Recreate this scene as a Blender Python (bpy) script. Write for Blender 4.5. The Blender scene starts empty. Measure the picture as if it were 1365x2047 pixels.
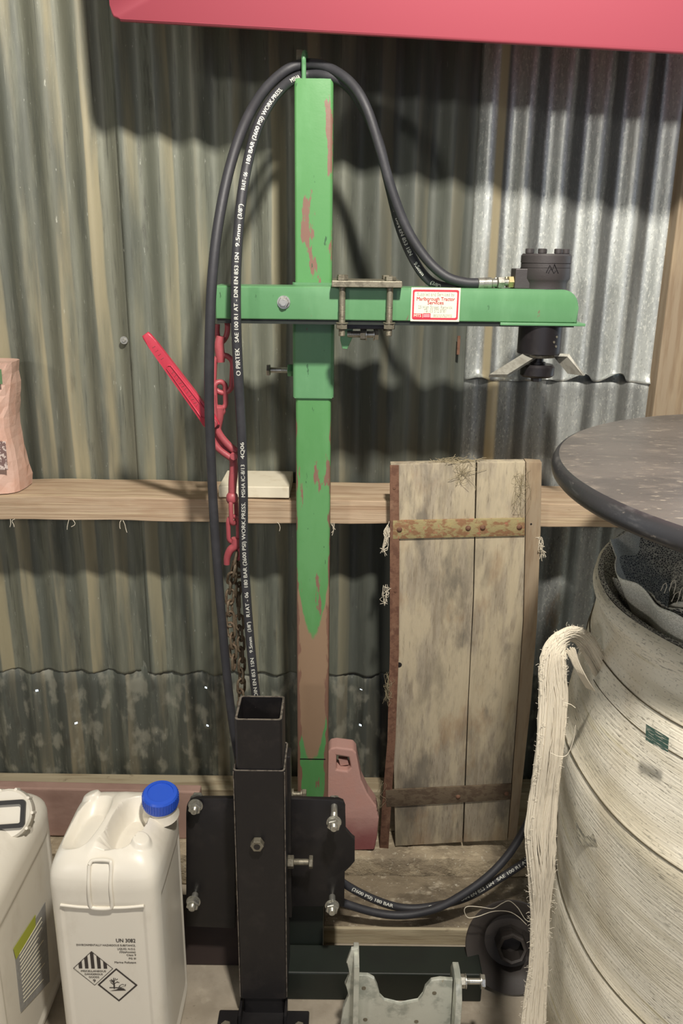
import bpy, bmesh, math, random
from mathutils import Vector, Matrix
from math import sin, cos, tan, pi, radians, sqrt, atan2
rnd = random.Random(7)
SC = bpy.context.scene
COL = SC.collection
# ------------------------------------------------------------------ camera
F, PITCH, ROLL, H = 1650.0, radians(17.3), radians(0.7), 1.5
FWD = Vector((0, cos(PITCH), -sin(PITCH)))
UP0 = Vector((0, sin(PITCH), cos(PITCH)))
RT0 = Vector((1, 0, 0))
RT = RT0 * cos(ROLL) + UP0 * sin(ROLL)
UP = -RT0 * sin(ROLL) + UP0 * cos(ROLL)
EYE = Vector((0, 0, H))
cam_data = bpy.data.cameras.new('camera')
cam_data.sensor_width = 36
cam_data.sensor_fit = 'AUTO'
cam_data.lens = F / 2047 * 36
cam_data.clip_start = 0.01
cam = bpy.data.objects.new('camera', cam_data)
COL.objects.link(cam)
m = Matrix((RT, UP, -FWD)).transposed().to_4x4()
m.translation = EYE
cam.matrix_world = m
SC.camera = cam
SC.view_settings.view_transform = 'Standard'
SC.view_settings.look = 'None'
SC.view_settings.gamma = 1
SC.view_settings.use_curve_mapping = False
SC.view_settings.exposure = 0.0
# ------------------------------------------------------------------ world and lamps
wd = bpy.data.worlds.new('World')
SC.world = wd
wd.use_nodes = True
wd.node_tree.nodes['Background'].inputs[0].default_value = (0.75, 0.88, 1, 1)
wd.node_tree.nodes['Background'].inputs[1].default_value = 2.2


def area(name, loc, target, sx, sy, power, color):
    l = bpy.data.lights.new(name, 'AREA')
    l.shape = 'RECTANGLE'
    l.size = sx
    l.size_y = sy
    l.energy = power
    l.color = color
    o = bpy.data.objects.new(name, l)
    COL.objects.link(o)
    o.location = loc
    o.rotation_euler = (Vector(target) - Vector(loc)).to_track_quat('-Z', 'Y').to_euler()
    return o


area('shed_lamp_near', (0.20, 0.30, 2.56), (0.05, 1.6, 0.7), 0.10, 0.10, 60, (1.0, 0.94, 0.85))
area('shed_lamp_far', (-2.5, -3.0, 2.58), (0.3, 1.8, 0.9), 0.45, 0.25, 46, (1.0, 0.95, 0.88))
area('cool_fill', (0.4, -4.2, 1.5), (0, 1.8, 1.2), 4.2, 2.4, 32, (0.72, 0.79, 1.0))  # added bluish fill behind the camera; no door opening is there


def ray(u, v):
    x = (u - 682.5) / F
    y = -(v - 1023.5) / F
    return FWD + RT * x + UP * y


def W(u, v, Y):
    d = ray(u, v)
    return EYE + d * (Y / d.y)


def WZ(u, v, z):
    d = ray(u, v)
    return EYE + d * ((z - H) / d.z)


# ------------------------------------------------------------------ materials
def srgb(r, g, b):
    def c(x):
        x /= 255
        return x / 12.92 if x <= 0.04045 else ((x + 0.055) / 1.055) ** 2.4
    return (c(r), c(g), c(b), 1)


def mat(name, base, rough=0.6, metal=0.0, layers=(), bump=0.0, bscale=(60, 60, 60), uv=False, spec=0.5, bdist=0.002):
    """layers: (rgb, (sx,sy,sz), low, high, strength, detail, seed)"""
    mt = bpy.data.materials.new(name)
    mt.use_nodes = True
    nt = mt.node_tree
    N, L = nt.nodes, nt.links
    b = N['Principled BSDF']
    b.inputs['Roughness'].default_value = rough
    b.inputs['Metallic'].default_value = metal
    b.inputs['Specular IOR Level'].default_value = spec
    tc = N.new('ShaderNodeTexCoord')
    src = tc.outputs['UV' if uv else 'Object']
    rgb = N.new('ShaderNodeRGB')
    rgb.outputs[0].default_value = srgb(*base)
    cur = rgb.outputs[0]

    def noise(scale, detail, seed, dist=0.0):
        mp = N.new('ShaderNodeMapping')
        mp.inputs['Scale'].default_value = scale
        mp.inputs['Location'].default_value = (seed * 3.17, seed * 1.31, seed * 2.11)
        L.new(src, mp.inputs[0])
        nz = N.new('ShaderNodeTexNoise')
        nz.inputs['Scale'].default_value = 1
        nz.inputs['Detail'].default_value = detail
        nz.inputs['Roughness'].default_value = 0.62
        nz.inputs['Distortion'].default_value = dist
        L.new(mp.outputs[0], nz.inputs['Vector'])
        return nz.outputs[0]
    for (c, sc, lo, hi, st, det, seed) in layers:
        n = noise(sc, det, seed)
        mr = N.new('ShaderNodeMapRange')
        mr.interpolation_type = 'SMOOTHSTEP'
        mr.inputs['From Min'].default_value = lo
        mr.inputs['From Max'].default_value = hi
        mr.inputs['To Max'].default_value = st
        L.new(n, mr.inputs['Value'])
        mx = N.new('ShaderNodeMix')
        mx.data_type = 'RGBA'
        L.new(mr.outputs[0], mx.inputs['Factor'])
        L.new(cur, mx.inputs['A'])
        mx.inputs['B'].default_value = srgb(*c)
        cur = mx.outputs['Result']
    L.new(cur, b.inputs['Base Color'])
    if bump:
        bp = N.new('ShaderNodeBump')
        bp.inputs['Strength'].default_value = bump
        bp.inputs['Distance'].default_value = bdist
        L.new(noise(bscale, 5, 11.3), bp.inputs['Height'])
        L.new(bp.outputs[0], b.inputs['Normal'])
    mt['cur'] = 1
    return mt


def add_mask(mt, color, expr_nodes):
    """mix COLOR over the base colour by the mask socket that expr_nodes(N, L, object coords) returns"""
    nt = mt.node_tree
    N, L = nt.nodes, nt.links
    b = N['Principled BSDF']
    old = b.inputs['Base Color'].links[0].from_socket
    tc = N.new('ShaderNodeTexCoord')
    sp = N.new('ShaderNodeSeparateXYZ')
    L.new(tc.outputs['Object'], sp.inputs[0])
    msk = expr_nodes(N, L, sp, tc)
    mx = N.new('ShaderNodeMix')
    mx.data_type = 'RGBA'
    L.new(msk, mx.inputs['Factor'])
    L.new(old, mx.inputs['A'])
    mx.inputs['B'].default_value = srgb(*color)
    L.new(mx.outputs['Result'], b.inputs['Base Color'])


def mth(N, L, op, a, b=None, c=None):
    n = N.new('ShaderNodeMath')
    n.operation = op
    for i, x in enumerate((a, b, c)):
        if x is None:
            continue
        if isinstance(x, (int, float)):
            n.inputs[i].default_value = x
        else:
            L.new(x, n.inputs[i])
    return n.outputs[0]


def noise_of(N, L, tc, scale, detail=3, seed=0.0):
    mp = N.new('ShaderNodeMapping')
    mp.inputs['Scale'].default_value = scale
    mp.inputs['Location'].default_value = (seed, seed * 1.7, seed * .6)
    L.new(tc.outputs['Object'], mp.inputs[0])
    nz = N.new('ShaderNodeTexNoise')
    nz.inputs['Scale'].default_value = 1
    nz.inputs['Detail'].default_value = detail
    L.new(mp.outputs[0], nz.inputs['Vector'])
    return nz.outputs[0]


def ramp(N, L, v, lo, hi, t=1.0):
    mr = N.new('ShaderNodeMapRange')
    mr.interpolation_type = 'SMOOTHSTEP'
    mr.inputs['From Min'].default_value = lo
    mr.inputs['From Max'].default_value = hi
    mr.inputs['To Max'].default_value = t
    L.new(v, mr.inputs['Value'])
    return mr.outputs[0]


PITCHX = 0.076
XR = W(1056, 300, 1.84).x       # a crest of the sheeting


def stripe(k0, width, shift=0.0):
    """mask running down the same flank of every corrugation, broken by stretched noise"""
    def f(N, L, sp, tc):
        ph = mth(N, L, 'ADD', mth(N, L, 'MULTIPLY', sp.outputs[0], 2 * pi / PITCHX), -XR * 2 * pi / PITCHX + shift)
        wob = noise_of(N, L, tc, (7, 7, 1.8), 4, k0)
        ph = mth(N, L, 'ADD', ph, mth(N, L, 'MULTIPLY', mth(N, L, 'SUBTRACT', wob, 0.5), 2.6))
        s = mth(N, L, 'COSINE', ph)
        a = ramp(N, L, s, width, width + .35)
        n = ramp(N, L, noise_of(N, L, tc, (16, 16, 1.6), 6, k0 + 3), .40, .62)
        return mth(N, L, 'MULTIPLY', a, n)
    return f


def flank_shade(N, L, sp, tc):
    """painted shade: darkens the right-hand flank of each corrugation of the galvanised sheets"""
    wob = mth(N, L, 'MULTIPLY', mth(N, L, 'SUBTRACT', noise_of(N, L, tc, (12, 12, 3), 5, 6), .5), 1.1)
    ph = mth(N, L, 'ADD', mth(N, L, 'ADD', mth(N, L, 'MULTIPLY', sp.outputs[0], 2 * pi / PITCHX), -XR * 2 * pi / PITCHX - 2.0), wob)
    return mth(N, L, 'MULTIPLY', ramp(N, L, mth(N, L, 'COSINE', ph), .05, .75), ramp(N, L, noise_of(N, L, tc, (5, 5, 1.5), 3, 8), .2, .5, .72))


def times(f, k):
    return lambda N, L, sp, tc: mth(N, L, 'MULTIPLY', f(N, L, sp, tc), k)


M = {}
for nm, base, dirt in (('sheet_left', (118, 119, 104), (164, 154, 124)), ('sheet_mid', (112, 115, 102), (154, 147, 120)),
                       ('sheet_low', (84, 87, 80), (140, 132, 110))):
    mt = mat(nm, base, .55, .15, [((88, 92, 84), (14, 14, 1.5), .42, .62, .8, 5, 1), ((134, 136, 120), (26, 26, 3), .5, .68, .55, 6, 2),
                                  ((70, 68, 60), (30, 30, 7), .58, .72, .6, 6, 3), ((190, 192, 180), (160, 160, 38), .66, .74, .7, 6, 4), ((60, 62, 56), (240, 240, 7), .56, .70, .5, 6, 12), ((168, 170, 156), (300, 300, 14), .62, .74, .45, 5, 13), ((176, 176, 160), (420, 420, 300), .70, .76, .8, 3, 14)],
             bump=.25, bscale=(60, 60, 20))
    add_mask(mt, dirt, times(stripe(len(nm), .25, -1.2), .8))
    M[nm] = mt


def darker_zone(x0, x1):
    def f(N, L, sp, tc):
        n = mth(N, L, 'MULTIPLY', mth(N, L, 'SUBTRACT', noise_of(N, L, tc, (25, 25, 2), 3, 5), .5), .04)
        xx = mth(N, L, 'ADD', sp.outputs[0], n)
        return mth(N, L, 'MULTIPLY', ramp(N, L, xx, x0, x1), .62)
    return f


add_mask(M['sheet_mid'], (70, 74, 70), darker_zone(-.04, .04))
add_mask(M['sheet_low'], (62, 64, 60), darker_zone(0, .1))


def splash(N, L, sp, tc):
    return mth(N, L, 'MULTIPLY', ramp(N, L, noise_of(N, L, tc, (28, 28, 16), 9, 2), .5, .66), .55)


add_mask(M['sheet_low'], (160, 158, 142), splash)
M['galv'] = mat('galvanised_sheet', (190, 194, 190), .40, .45,
                [((152, 156, 154), (34, 34, 5), .40, .66, .7, 6, 1), ((222, 224, 216), (230, 230, 110), .52, .64, .6, 4, 2),
                 ((124, 126, 122), (260, 260, 130), .58, .70, .6, 4, 7), ((128, 124, 112), (14, 14, 1.5), .56, .74, .6, 5, 3)], bump=.2, bscale=(120, 120, 60))
add_mask(M['galv'], (78, 78, 78), flank_shade)  # shading of the ribs put into the sheet colour
add_mask(M['galv'], (196, 182, 148), lambda N, L, sp, tc: mth(N, L, 'MULTIPLY', ramp(N, L, mth(N, L, 'ABSOLUTE', mth(N, L, 'ADD', sp.outputs[0], -W(985, 500, 1.85).x)), .013, .006), .9))
M['galv_low'] = mat('galvanised_sheet_low', (156, 159, 156), .48, .35,
                    [((118, 120, 118), (30, 30, 4.5), .40, .66, .8, 7, 1), ((190, 190, 182), (230, 230, 110), .54, .66, .6, 4, 2),
                     ((96, 98, 96), (240, 240, 120), .58, .70, .6, 4, 7), ((134, 112, 84), (18, 18, 6), .58, .74, .6, 6, 5)], bump=.2, bscale=(120, 120, 60))
add_mask(M['galv_low'], (80, 80, 78), times(flank_shade, .8))
add_mask(M['galv_low'], (192, 176, 140), lambda N, L, sp, tc: mth(N, L, 'MULTIPLY', ramp(N, L, mth(N, L, 'ABSOLUTE', mth(N, L, 'ADD', sp.outputs[0], -W(978, 880, 1.85).x)), .016, .008), .9))
M['timber'] = mat('sawn_timber', (182, 160, 134), .8, 0, [((154, 130, 104), (3, 60, 170), .42, .62, .75, 6, 1), ((212, 194, 160), (2, 40, 120), .52, .68, .6, 6, 2),
                                                      ((120, 96, 70), (14, 30, 60), .68, .76, .7, 5, 3), ((150, 118, 90), (5, 8, 30), .5, .7, .4, 3, 8)], bump=.6, bscale=(5, 90, 260))
M['dusty_timber'] = mat('dusty_timber', (172, 160, 134), .9, 0, [((134, 118, 92), (4, 40, 90), .45, .65, .7, 6, 1), ((110, 96, 76), (30, 30, 30), .62, .74, .6, 6, 2)], bump=.5, bscale=(20, 90, 160))
M['brown_post'] = mat('brown_post_wood', (150, 134, 112), .85, 0, [((126, 104, 80), (60, 60, 5), .42, .62, .6, 6, 1), ((170, 150, 120), (20, 20, 4), .5, .7, .5, 4, 2)], bump=.3, bscale=(150, 150, 12))
M['board'] = mat('weathered_board', (162, 151, 132), .85, 0, [((112, 102, 84), (420, 420, 5), .54, .66, .7, 6, 15), ((132, 120, 100), (90, 90, 2.5), .45, .66, .6, 6, 7), ((188, 175, 148), (30, 30, 5), .42, .60, .8, 6, 1), ((124, 116, 100), (11, 11, 3.5), .50, .66, .7, 8, 2), ((96, 90, 80), (150, 150, 8), .60, .72, .5, 6, 3),
                                                          ((150, 122, 92), (9, 9, 4), .52, .66, .5, 5, 4), ((104, 98, 88), (9, 9, 3.2), .54, .66, .75, 9, 6)], bump=.6, bscale=(220, 220, 18))
M['rust'] = mat('rusty_iron', (116, 84, 66), .85, .1, [((92, 62, 48), (60, 60, 60), .45, .62, .8, 6, 1), ((142, 112, 90), (40, 40, 20), .54, .7, .6, 6, 2)], bump=.4, bscale=(200, 200, 200))
M['strap'] = mat('yellowed_strap', (158, 145, 104), .75, .1, [((138, 100, 72), (45, 45, 70), .46, .56, .9, 7, 1), ((168, 110, 88), (90, 90, 90), .60, .66, .8, 4, 2), ((176, 160, 110), (30, 30, 50), .55, .7, .5, 5, 3)], bump=.4, bscale=(200, 200, 200))
M['strap_low'] = mat('dull_strap', (104, 90, 72), .85, .1, [((82, 66, 52), (45, 45, 70), .46, .6, .8, 7, 1)], bump=.4, bscale=(200, 200, 200))
GREEN = (90, 138, 95)
M['green'] = mat('green_paint', GREEN, .36, 0, [((108, 154, 112), (9, 9, 3), .45, .65, .6, 5, 1), ((120, 92, 80), (46, 46, 15), .665, .69, .95, 5, 2), ((58, 92, 62), (70, 70, 22), .67, .70, .9, 5, 9)], bump=.12, bscale=(70, 70, 70))
M['green_post'] = mat('green_post_paint', (84, 138, 82), .36, 0, [((98, 150, 98), (9, 9, 3), .45, .65, .6, 5, 1), ((128, 92, 82), (40, 40, 9), .60, .63, .95, 6, 5), ((50, 80, 54), (90, 90, 26), .66, .69, .9, 5, 9)], bump=.12, bscale=(70, 70, 70))
M['rustpost'] = None
M['black'] = mat('black_paint', (25, 23, 24), .42, 0, [((40, 36, 35), (20, 20, 20), .5, .7, .7, 6, 1), ((84, 78, 72), (300, 300, 300), .70, .76, .6, 4, 2)], bump=.1, bscale=(100, 100, 100))
M['blackworn'] = mat('bare_edge_metal', (128, 120, 110), .5, .4, [((70, 64, 58), (90, 90, 90), .45, .6, .8, 5, 1)])
M['darkgreen'] = mat('dark_green_paint', (28, 34, 28), .5, 0, [((26, 30, 26), (14, 14, 14), .45, .65, .8, 5, 1), ((74, 78, 66), (200, 200, 40), .70, .76, .5, 5, 2)], bump=.1)
M['motor'] = mat('motor_black', (64, 60, 60), .5, .1, [((66, 62, 62), (40, 40, 40), .5, .7, .6, 5, 1)], bump=.15, bscale=(200, 200, 200))
M['coupling'] = mat('coupling_black', (34, 31, 33), .4, .2, [((52, 48, 48), (30, 30, 30), .5, .7, .6, 4, 1)])
M['rubber'] = mat('hose_rubber', (46, 46, 50), .55, 0, [((60, 60, 64), (20, 20, 20), .45, .7, .6, 4, 1), ((130, 126, 120), (120, 120, 30), .72, .77, .6, 4, 2)], bump=.15, bscale=(260, 260, 160))
M['print'] = mat('white_print', (206, 206, 196), .6, 0, [((120, 120, 116), (200, 200, 120), .58, .7, .6, 4, 1)])
M['zinc'] = mat('zinc_plated', (190, 188, 178), .32, .8, [((130, 126, 116), (90, 90, 90), .5, .68, .7, 5, 1)], bump=.1, bscale=(200, 200, 200))
M['oldzinc'] = mat('aged_steel', (134, 128, 112), .5, .55, [((92, 86, 74), (80, 80, 80), .45, .65, .7, 5, 1)], bump=.2, bscale=(300, 300, 300))
M['wing'] = mat('dull_wing_steel', (150, 148, 138), .5, .3, [((116, 112, 102), (60, 60, 60), .45, .65, .6, 5, 1)], bump=.15, bscale=(200, 200, 200))
M['brass'] = mat('yellow_passivated', (206, 190, 140), .3, .8)
M['red'] = mat('red_paint', (158, 74, 80), .45, 0, [((160, 72, 78), (30, 30, 30), .5, .68, .6, 5, 1), ((120, 66, 64), (90, 90, 90), .64, .72, .7, 5, 2)], bump=.2, bscale=(160, 160, 160))
M['redlever'] = mat('red_lever_paint', (180, 52, 70), .4, 0, [((190, 62, 80), (20, 20, 20), .5, .7, .6, 5, 1)], bump=.1, bscale=(160, 160, 160))
M['redpanel'] = mat('red_gloss_panel', (156, 70, 82), .38, 0, [((152, 72, 84), (3, 3, 3), .4, .7, .4, 3, 1)], bump=.05, bscale=(6, 6, 6))
M['chainrust'] = mat('rusty_chain_steel', (112, 98, 80), .6, .4, [((82, 64, 50), (140, 140, 140), .45, .62, .8, 5, 1), ((150, 140, 120), (90, 90, 90), .58, .7, .6, 4, 2)], bump=.3, bscale=(400, 400, 400))
M['plastic'] = mat('white_plastic', (222, 216, 202), .38, 0, [((204, 196, 180), (14, 14, 8), .5, .72, .5, 5, 1), ((150, 136, 112), (110, 110, 110), .70, .76, .55, 6, 2)], bump=.06, bscale=(50, 50, 50))
M['blue'] = mat('blue_cap_plastic', (40, 82, 190), .35)
M['blackplastic'] = mat('black_plastic', (36, 34, 33), .4)
M['ink'] = mat('black_ink', (58, 52, 48), .7)
M['grey_label'] = mat('grey_label_paper', (150, 149, 146), .6, 0, [((170, 169, 166), (4, 90, 90), .5, .6, .5, 3, 1)])
M['lime'] = mat('lime_label_band', (172, 178, 66), .6)
M['foam'] = mat('cream_foam', (214, 206, 184), .8, 0, [((196, 184, 158), (30, 30, 30), .5, .7, .6, 5, 1)], bump=.15, bscale=(120, 120, 120))
M['paper'] = mat('kraft_paper', (206, 172, 156), .8, 0, [((200, 156, 136), (16, 16, 16), .45, .65, .6, 5, 1)], bump=.3, bscale=(40, 40, 40), bdist=.006)
M['paperprint'] = mat('green_sack_print', (92, 122, 84), .7)
M['paperdark'] = mat('grey_sack_print', (120, 96, 92), .8, 0, [((206, 190, 182), (130, 130, 130), .52, .56, 1, 3, 1)])
M['concrete'] = mat('concrete_floor', (158, 148, 132), .9, 0, [((132, 122, 106), (5, 5, 5), .42, .62, .7, 7, 1), ((178, 168, 150), (18, 18, 18), .55, .7, .5, 6, 2), ((96, 88, 76), (70, 70, 70), .66, .74, .6, 5, 3)], bump=.5, bscale=(60, 60, 60))
M['ledge'] = mat('dusty_concrete_ledge', (164, 150, 126), .95, 0, [((124, 112, 94), (9, 9, 9), .46, .66, .7, 7, 1), ((190, 176, 150), (30, 60, 30), .52, .66, .7, 7, 2), ((196, 188, 168), (90, 90, 90), .62, .68, .7, 4, 4)], bump=.9, bscale=(50, 50, 50), bdist=.008)
M['dirt'] = mat('dirty_plank_top', (132, 120, 100), .95, 0, [((88, 78, 64), (9, 14, 9), .42, .62, .8, 8, 3), ((176, 166, 146), (26, 40, 26), .56, .68, .7, 8, 2), ((200, 194, 180), (110, 110, 110), .64, .70, .7, 4, 5)], bump=.8, bscale=(70, 70, 70), bdist=.006)
M['net'] = None
M['chock'] = mat('faded_red_plastic', (180, 140, 130), .75, 0, [((184, 138, 126), (14, 14, 14), .45, .65, .7, 6, 1)], bump=.3, bscale=(120, 120, 120))
add_mask(M['chock'], (120, 56, 60), lambda N, L, sp, tc: ramp(N, L, mth(N, L, 'ADD', sp.outputs[2], mth(N, L, 'MULTIPLY', noise_of(N, L, tc, (30, 30, 30), 4, 1), .05)), .235, .13, .85))
M['redboard'] = mat('pinkish_brown_board', (166, 136, 124), .75, 0, [((142, 112, 102), (5, 5, 14), .42, .66, .7, 6, 1), ((160, 140, 130), (60, 60, 60), .66, .74, .5, 5, 2)], bump=.2, bscale=(60, 60, 60))
M['darkboard'] = mat('dark_brown_board', (58, 46, 42), .8, 0, [((44, 36, 34), (6, 6, 6), .42, .66, .7, 6, 1)], bump=.2)
M['discplastic'] = mat('scuffed_black_disc', (96, 89, 83), .42, 0, [((76, 71, 67), (4, 8, 4), .42, .62, .8, 8, 1), ((132, 122, 110), (18, 34, 18), .54, .70, .5, 9, 2), ((164, 153, 136), (50, 110, 50), .60, .68, .6, 9, 3), ((62, 58, 57), (30, 60, 30), .60, .72, .6, 8, 6)], bump=.2, bscale=(50, 120, 50))
M['discrim'] = mat('disc_rim_black', (50, 49, 51), .4, 0, [((84, 82, 82), (16, 16, 70), .54, .68, .7, 8, 1), ((140, 132, 122), (60, 60, 160), .64, .70, .6, 6, 2)], bump=.2, bscale=(60, 60, 60))
M['grass'] = mat('dry_straw', (152, 140, 112), .9)
M['twine'] = mat('cream_twine', (206, 197, 178), .9)
M['white'] = mat('sticker_white', (226, 220, 196), .5)
M['stickred'] = mat('sticker_red', (190, 44, 62), .5)
M['stickgrey'] = mat('sticker_grey_ink', (150, 156, 150), .6)
M['cone'] = mat('black_flange_rubber', (62, 57, 54), .6, 0, [((64, 58, 54), (20, 20, 20), .45, .65, .6, 5, 1)], bump=.2)
M['cord'] = mat('dark_selvedge_cord', (78, 70, 52), .8)
M['pink_logo'] = mat('sticker_pink', (226, 150, 156), .5)
M['shedwall'] = mat('shed_inner_wall', (120, 116, 104), .8, 0, [((96, 94, 84), (3, 3, 3), .4, .6, .6, 4, 1)])


# the post: green paint worn away to rust over its lower length
def worn(N, L, sp, tc):
    n = mth(N, L, 'MULTIPLY', mth(N, L, 'SUBTRACT', noise_of(N, L, tc, (60, 60, 30), 6, 2), .5), .05)
    xo = mth(N, L, 'ABSOLUTE', mth(N, L, 'ADD', sp.outputs[0], -POSTX))
    z = mth(N, L, 'ADD', sp.outputs[2], mth(N, L, 'MULTIPLY', mth(N, L, 'POWER', mth(N, L, 'MULTIPLY', xo, 30), 2.0), -.13))
    z = mth(N, L, 'ADD', z, n)
    up = ramp(N, L, z, .735, .718)
    lo = ramp(N, L, mth(N, L, 'ADD', z, mth(N, L, 'MULTIPLY', sp.outputs[0], -.4)), .43, .445)
    return mth(N, L, 'MULTIPLY', up, lo)


def edgewear(N, L, sp, tc):
    n = mth(N, L, 'MULTIPLY', mth(N, L, 'SUBTRACT', noise_of(N, L, tc, (70, 70, 18), 7, 4), .5), .030)
    xo = mth(N, L, 'ADD', mth(N, L, 'ABSOLUTE', mth(N, L, 'ADD', sp.outputs[0], -POSTX)), n)
    zz = mth(N, L, 'MULTIPLY', mth(N, L, 'SUBTRACT', 1.15, sp.outputs[2]), .013)
    return ramp(N, L, mth(N, L, 'ADD', xo, zz), .0345, .0365)


POSTX = (W(590, 500, 1.60).x + W(663, 500, 1.60).x) / 2
add_mask(M['green_post'], (140, 116, 94), worn)
add_mask(M['green_post'], (122, 92, 78), edgewear)


def net_material():
    mt = bpy.data.materials.new('white_netting')
    mt.use_nodes = True
    nt = mt.node_tree
    N, L = nt.nodes, nt.links
    b = N['Principled BSDF']
    b.inputs['Roughness'].default_value = .8
    tc = N.new('ShaderNodeTexCoord')

    def nz(scale, det, loc=0, rot=0):
        mp = N.new('ShaderNodeMapping')
        mp.inputs['Scale'].default_value = scale
        mp.inputs['Location'].default_value = (loc, loc * .7, 0)
        mp.inputs['Rotation'].default_value = (0, 0, rot)
        L.new(tc.outputs['UV'], mp.inputs[0])
        n = N.new('ShaderNodeTexNoise')
        n.inputs['Scale'].default_value = 1
        n.inputs['Detail'].default_value = det
        L.new(mp.outputs[0], n.inputs['Vector'])
        return n.outputs[0]
    rgb = N.new('ShaderNodeRGB')
    rgb.outputs[0].default_value = srgb(226, 219, 202)
    cur = rgb.outputs[0]
    dash = ramp(N, L, nz((55, 420, 1), 2, 0, -.10), .58, .68)
    zone = ramp(N, L, nz((3, 9, 1), 3, 4), .35, .6)
    for msk, col, k in ((ramp(N, L, nz((2.5, 16, 1), 4, 2), .40, .66), (190, 180, 156), .8), (mth(N, L, 'MULTIPLY', dash, zone), (104, 100, 88), .8),
                        (ramp(N, L, nz((200, 260, 1), 2, 9), .60, .70), (142, 136, 120), .6), (ramp(N, L, nz((3, 40, 1), 3, 7, -.1), .60, .72), (184, 172, 128), .6)):
        mx = N.new('ShaderNodeMix')
        mx.data_type = 'RGBA'
        L.new(mth(N, L, 'MULTIPLY', msk, k), mx.inputs['Factor'])
        L.new(cur, mx.inputs['A'])
        mx.inputs['B'].default_value = srgb(*col)
        cur = mx.outputs['Result']
    L.new(cur, b.inputs['Base Color'])
    bp = N.new('ShaderNodeBump')
    bp.inputs['Strength'].default_value = .55
    bp.inputs['Distance'].default_value = .002
    L.new(nz((14, 300, 1), 4, 3, -.10), bp.inputs['Height'])
    L.new(bp.outputs[0], b.inputs['Normal'])
    return mt


def mesh_net_material(name, back, thread, sc=150):
    mt = bpy.data.materials.new(name)
    mt.use_nodes = True
    nt = mt.node_tree
    N, L = nt.nodes, nt.links
    b = N['Principled BSDF']
    b.inputs['Roughness'].default_value = .8
    tc = N.new('ShaderNodeTexCoord')
    mp = N.new('ShaderNodeMapping')
    mp.inputs['Scale'].default_value = (sc, sc * 2.6, 1)
    L.new(tc.outputs['UV'], mp.inputs[0])
    vo = N.new('ShaderNodeTexVoronoi')
    vo.feature = 'DISTANCE_TO_EDGE'
    vo.inputs['Scale'].default_value = 1
    L.new(mp.outputs[0], vo.inputs['Vector'])
    e = ramp(N, L, vo.outputs['Distance'], .15, .05)
    mx = N.new('ShaderNodeMix')
    mx.data_type = 'RGBA'
    L.new(e, mx.inputs['Factor'])
    mx.inputs['A'].default_value = srgb(*back)
    mx.inputs['B'].default_value = srgb(*thread)
    L.new(mx.outputs['Result'], b.inputs['Base Color'])
    return mt


M['net'] = net_material()
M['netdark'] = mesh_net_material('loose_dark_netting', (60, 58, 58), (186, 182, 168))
M['netlight'] = mesh_net_material('loose_light_netting', (196, 192, 178), (224, 220, 208))


# ------------------------------------------------------------------ object helpers
def link(name, me, mt, parent=None):
    o = bpy.data.objects.new(name, me)
    COL.objects.link(o)
    if mt is not None and not me.materials:
        me.materials.append(mt)
    if parent is not None:
        o.parent = parent
        o.matrix_parent_inverse = Matrix.Translation(-chain_loc(parent))
    return o


def chain_loc(p):
    v = Vector((0, 0, 0))
    if p is None:
        return v
    if p.type == 'EMPTY':
        return Vector(p.location)
    return v


def obj(name, bm, mt, parent=None, smooth=False, ang=35):
    me = bpy.data.meshes.new(name)
    bmesh.ops.recalc_face_normals(bm, faces=bm.faces)
    bm.to_mesh(me)
    bm.free()
    if smooth:
        for p in me.polygons:
            p.use_smooth = True
        me.set_sharp_from_angle(angle=radians(ang))
    return link(name, me, mt, parent)


def tag(o, label=None, cat=None, group=None, kind=None):
    if label:
        o['label'] = label
    if cat:
        o['category'] = cat
    if group:
        o['group'] = group
    if kind:
        o['kind'] = kind
    return o


def thing(name, label, cat, loc, group=None, kind=None):
    o = bpy.data.objects.new(name, None)
    COL.objects.link(o)
    o.location = loc
    o.empty_display_size = .05
    return tag(o, label, cat, group, kind)


def B(*args, bev=0.0, seg=2, rot=None, piv=None, bm=None):
    """box between two corners"""
    x0, x1, y0, y1, z0, z1 = args
    own = bm if bm is not None else bmesh.new()
    t = bmesh.new()
    bmesh.ops.create_cube(t, size=1)
    for v in t.verts:
        v.co = Vector(((x0 + x1) / 2 + v.co.x * (x1 - x0), (y0 + y1) / 2 + v.co.y * (y1 - y0), (z0 + z1) / 2 + v.co.z * (z1 - z0)))
    if bev:
        bmesh.ops.bevel(t, geom=t.edges[:], offset=bev, segments=seg, affect='EDGES', profile=.5)
    if rot is not None:
        c = Vector(piv) if piv else Vector(((x0 + x1) / 2, (y0 + y1) / 2, (z0 + z1) / 2))
        for v in t.verts:
            v.co = c + rot @ (v.co - c)
    merge(own, t)
    return own


def merge(a, b):
    me = bpy.data.meshes.new('tmp')
    b.to_mesh(me)
    b.free()
    a.from_mesh(me)
    bpy.data.meshes.remove(me)
    return a


def catmull(pts, n=8):
    out = []
    P = [pts[0] * 2 - pts[1]] + list(pts) + [pts[-1] * 2 - pts[-2]]
    for i in range(1, len(P) - 2):
        a, b, c, d = P[i - 1], P[i], P[i + 1], P[i + 2]
        for k in range(n):
            t = k / n
            out.append(.5 * ((2 * b) + (c - a) * t + (2 * a - 5 * b + 4 * c - d) * t * t + (-a + 3 * b - 3 * c + d) * t ** 3))
    out.append(P[-2].copy())
    return out


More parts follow.
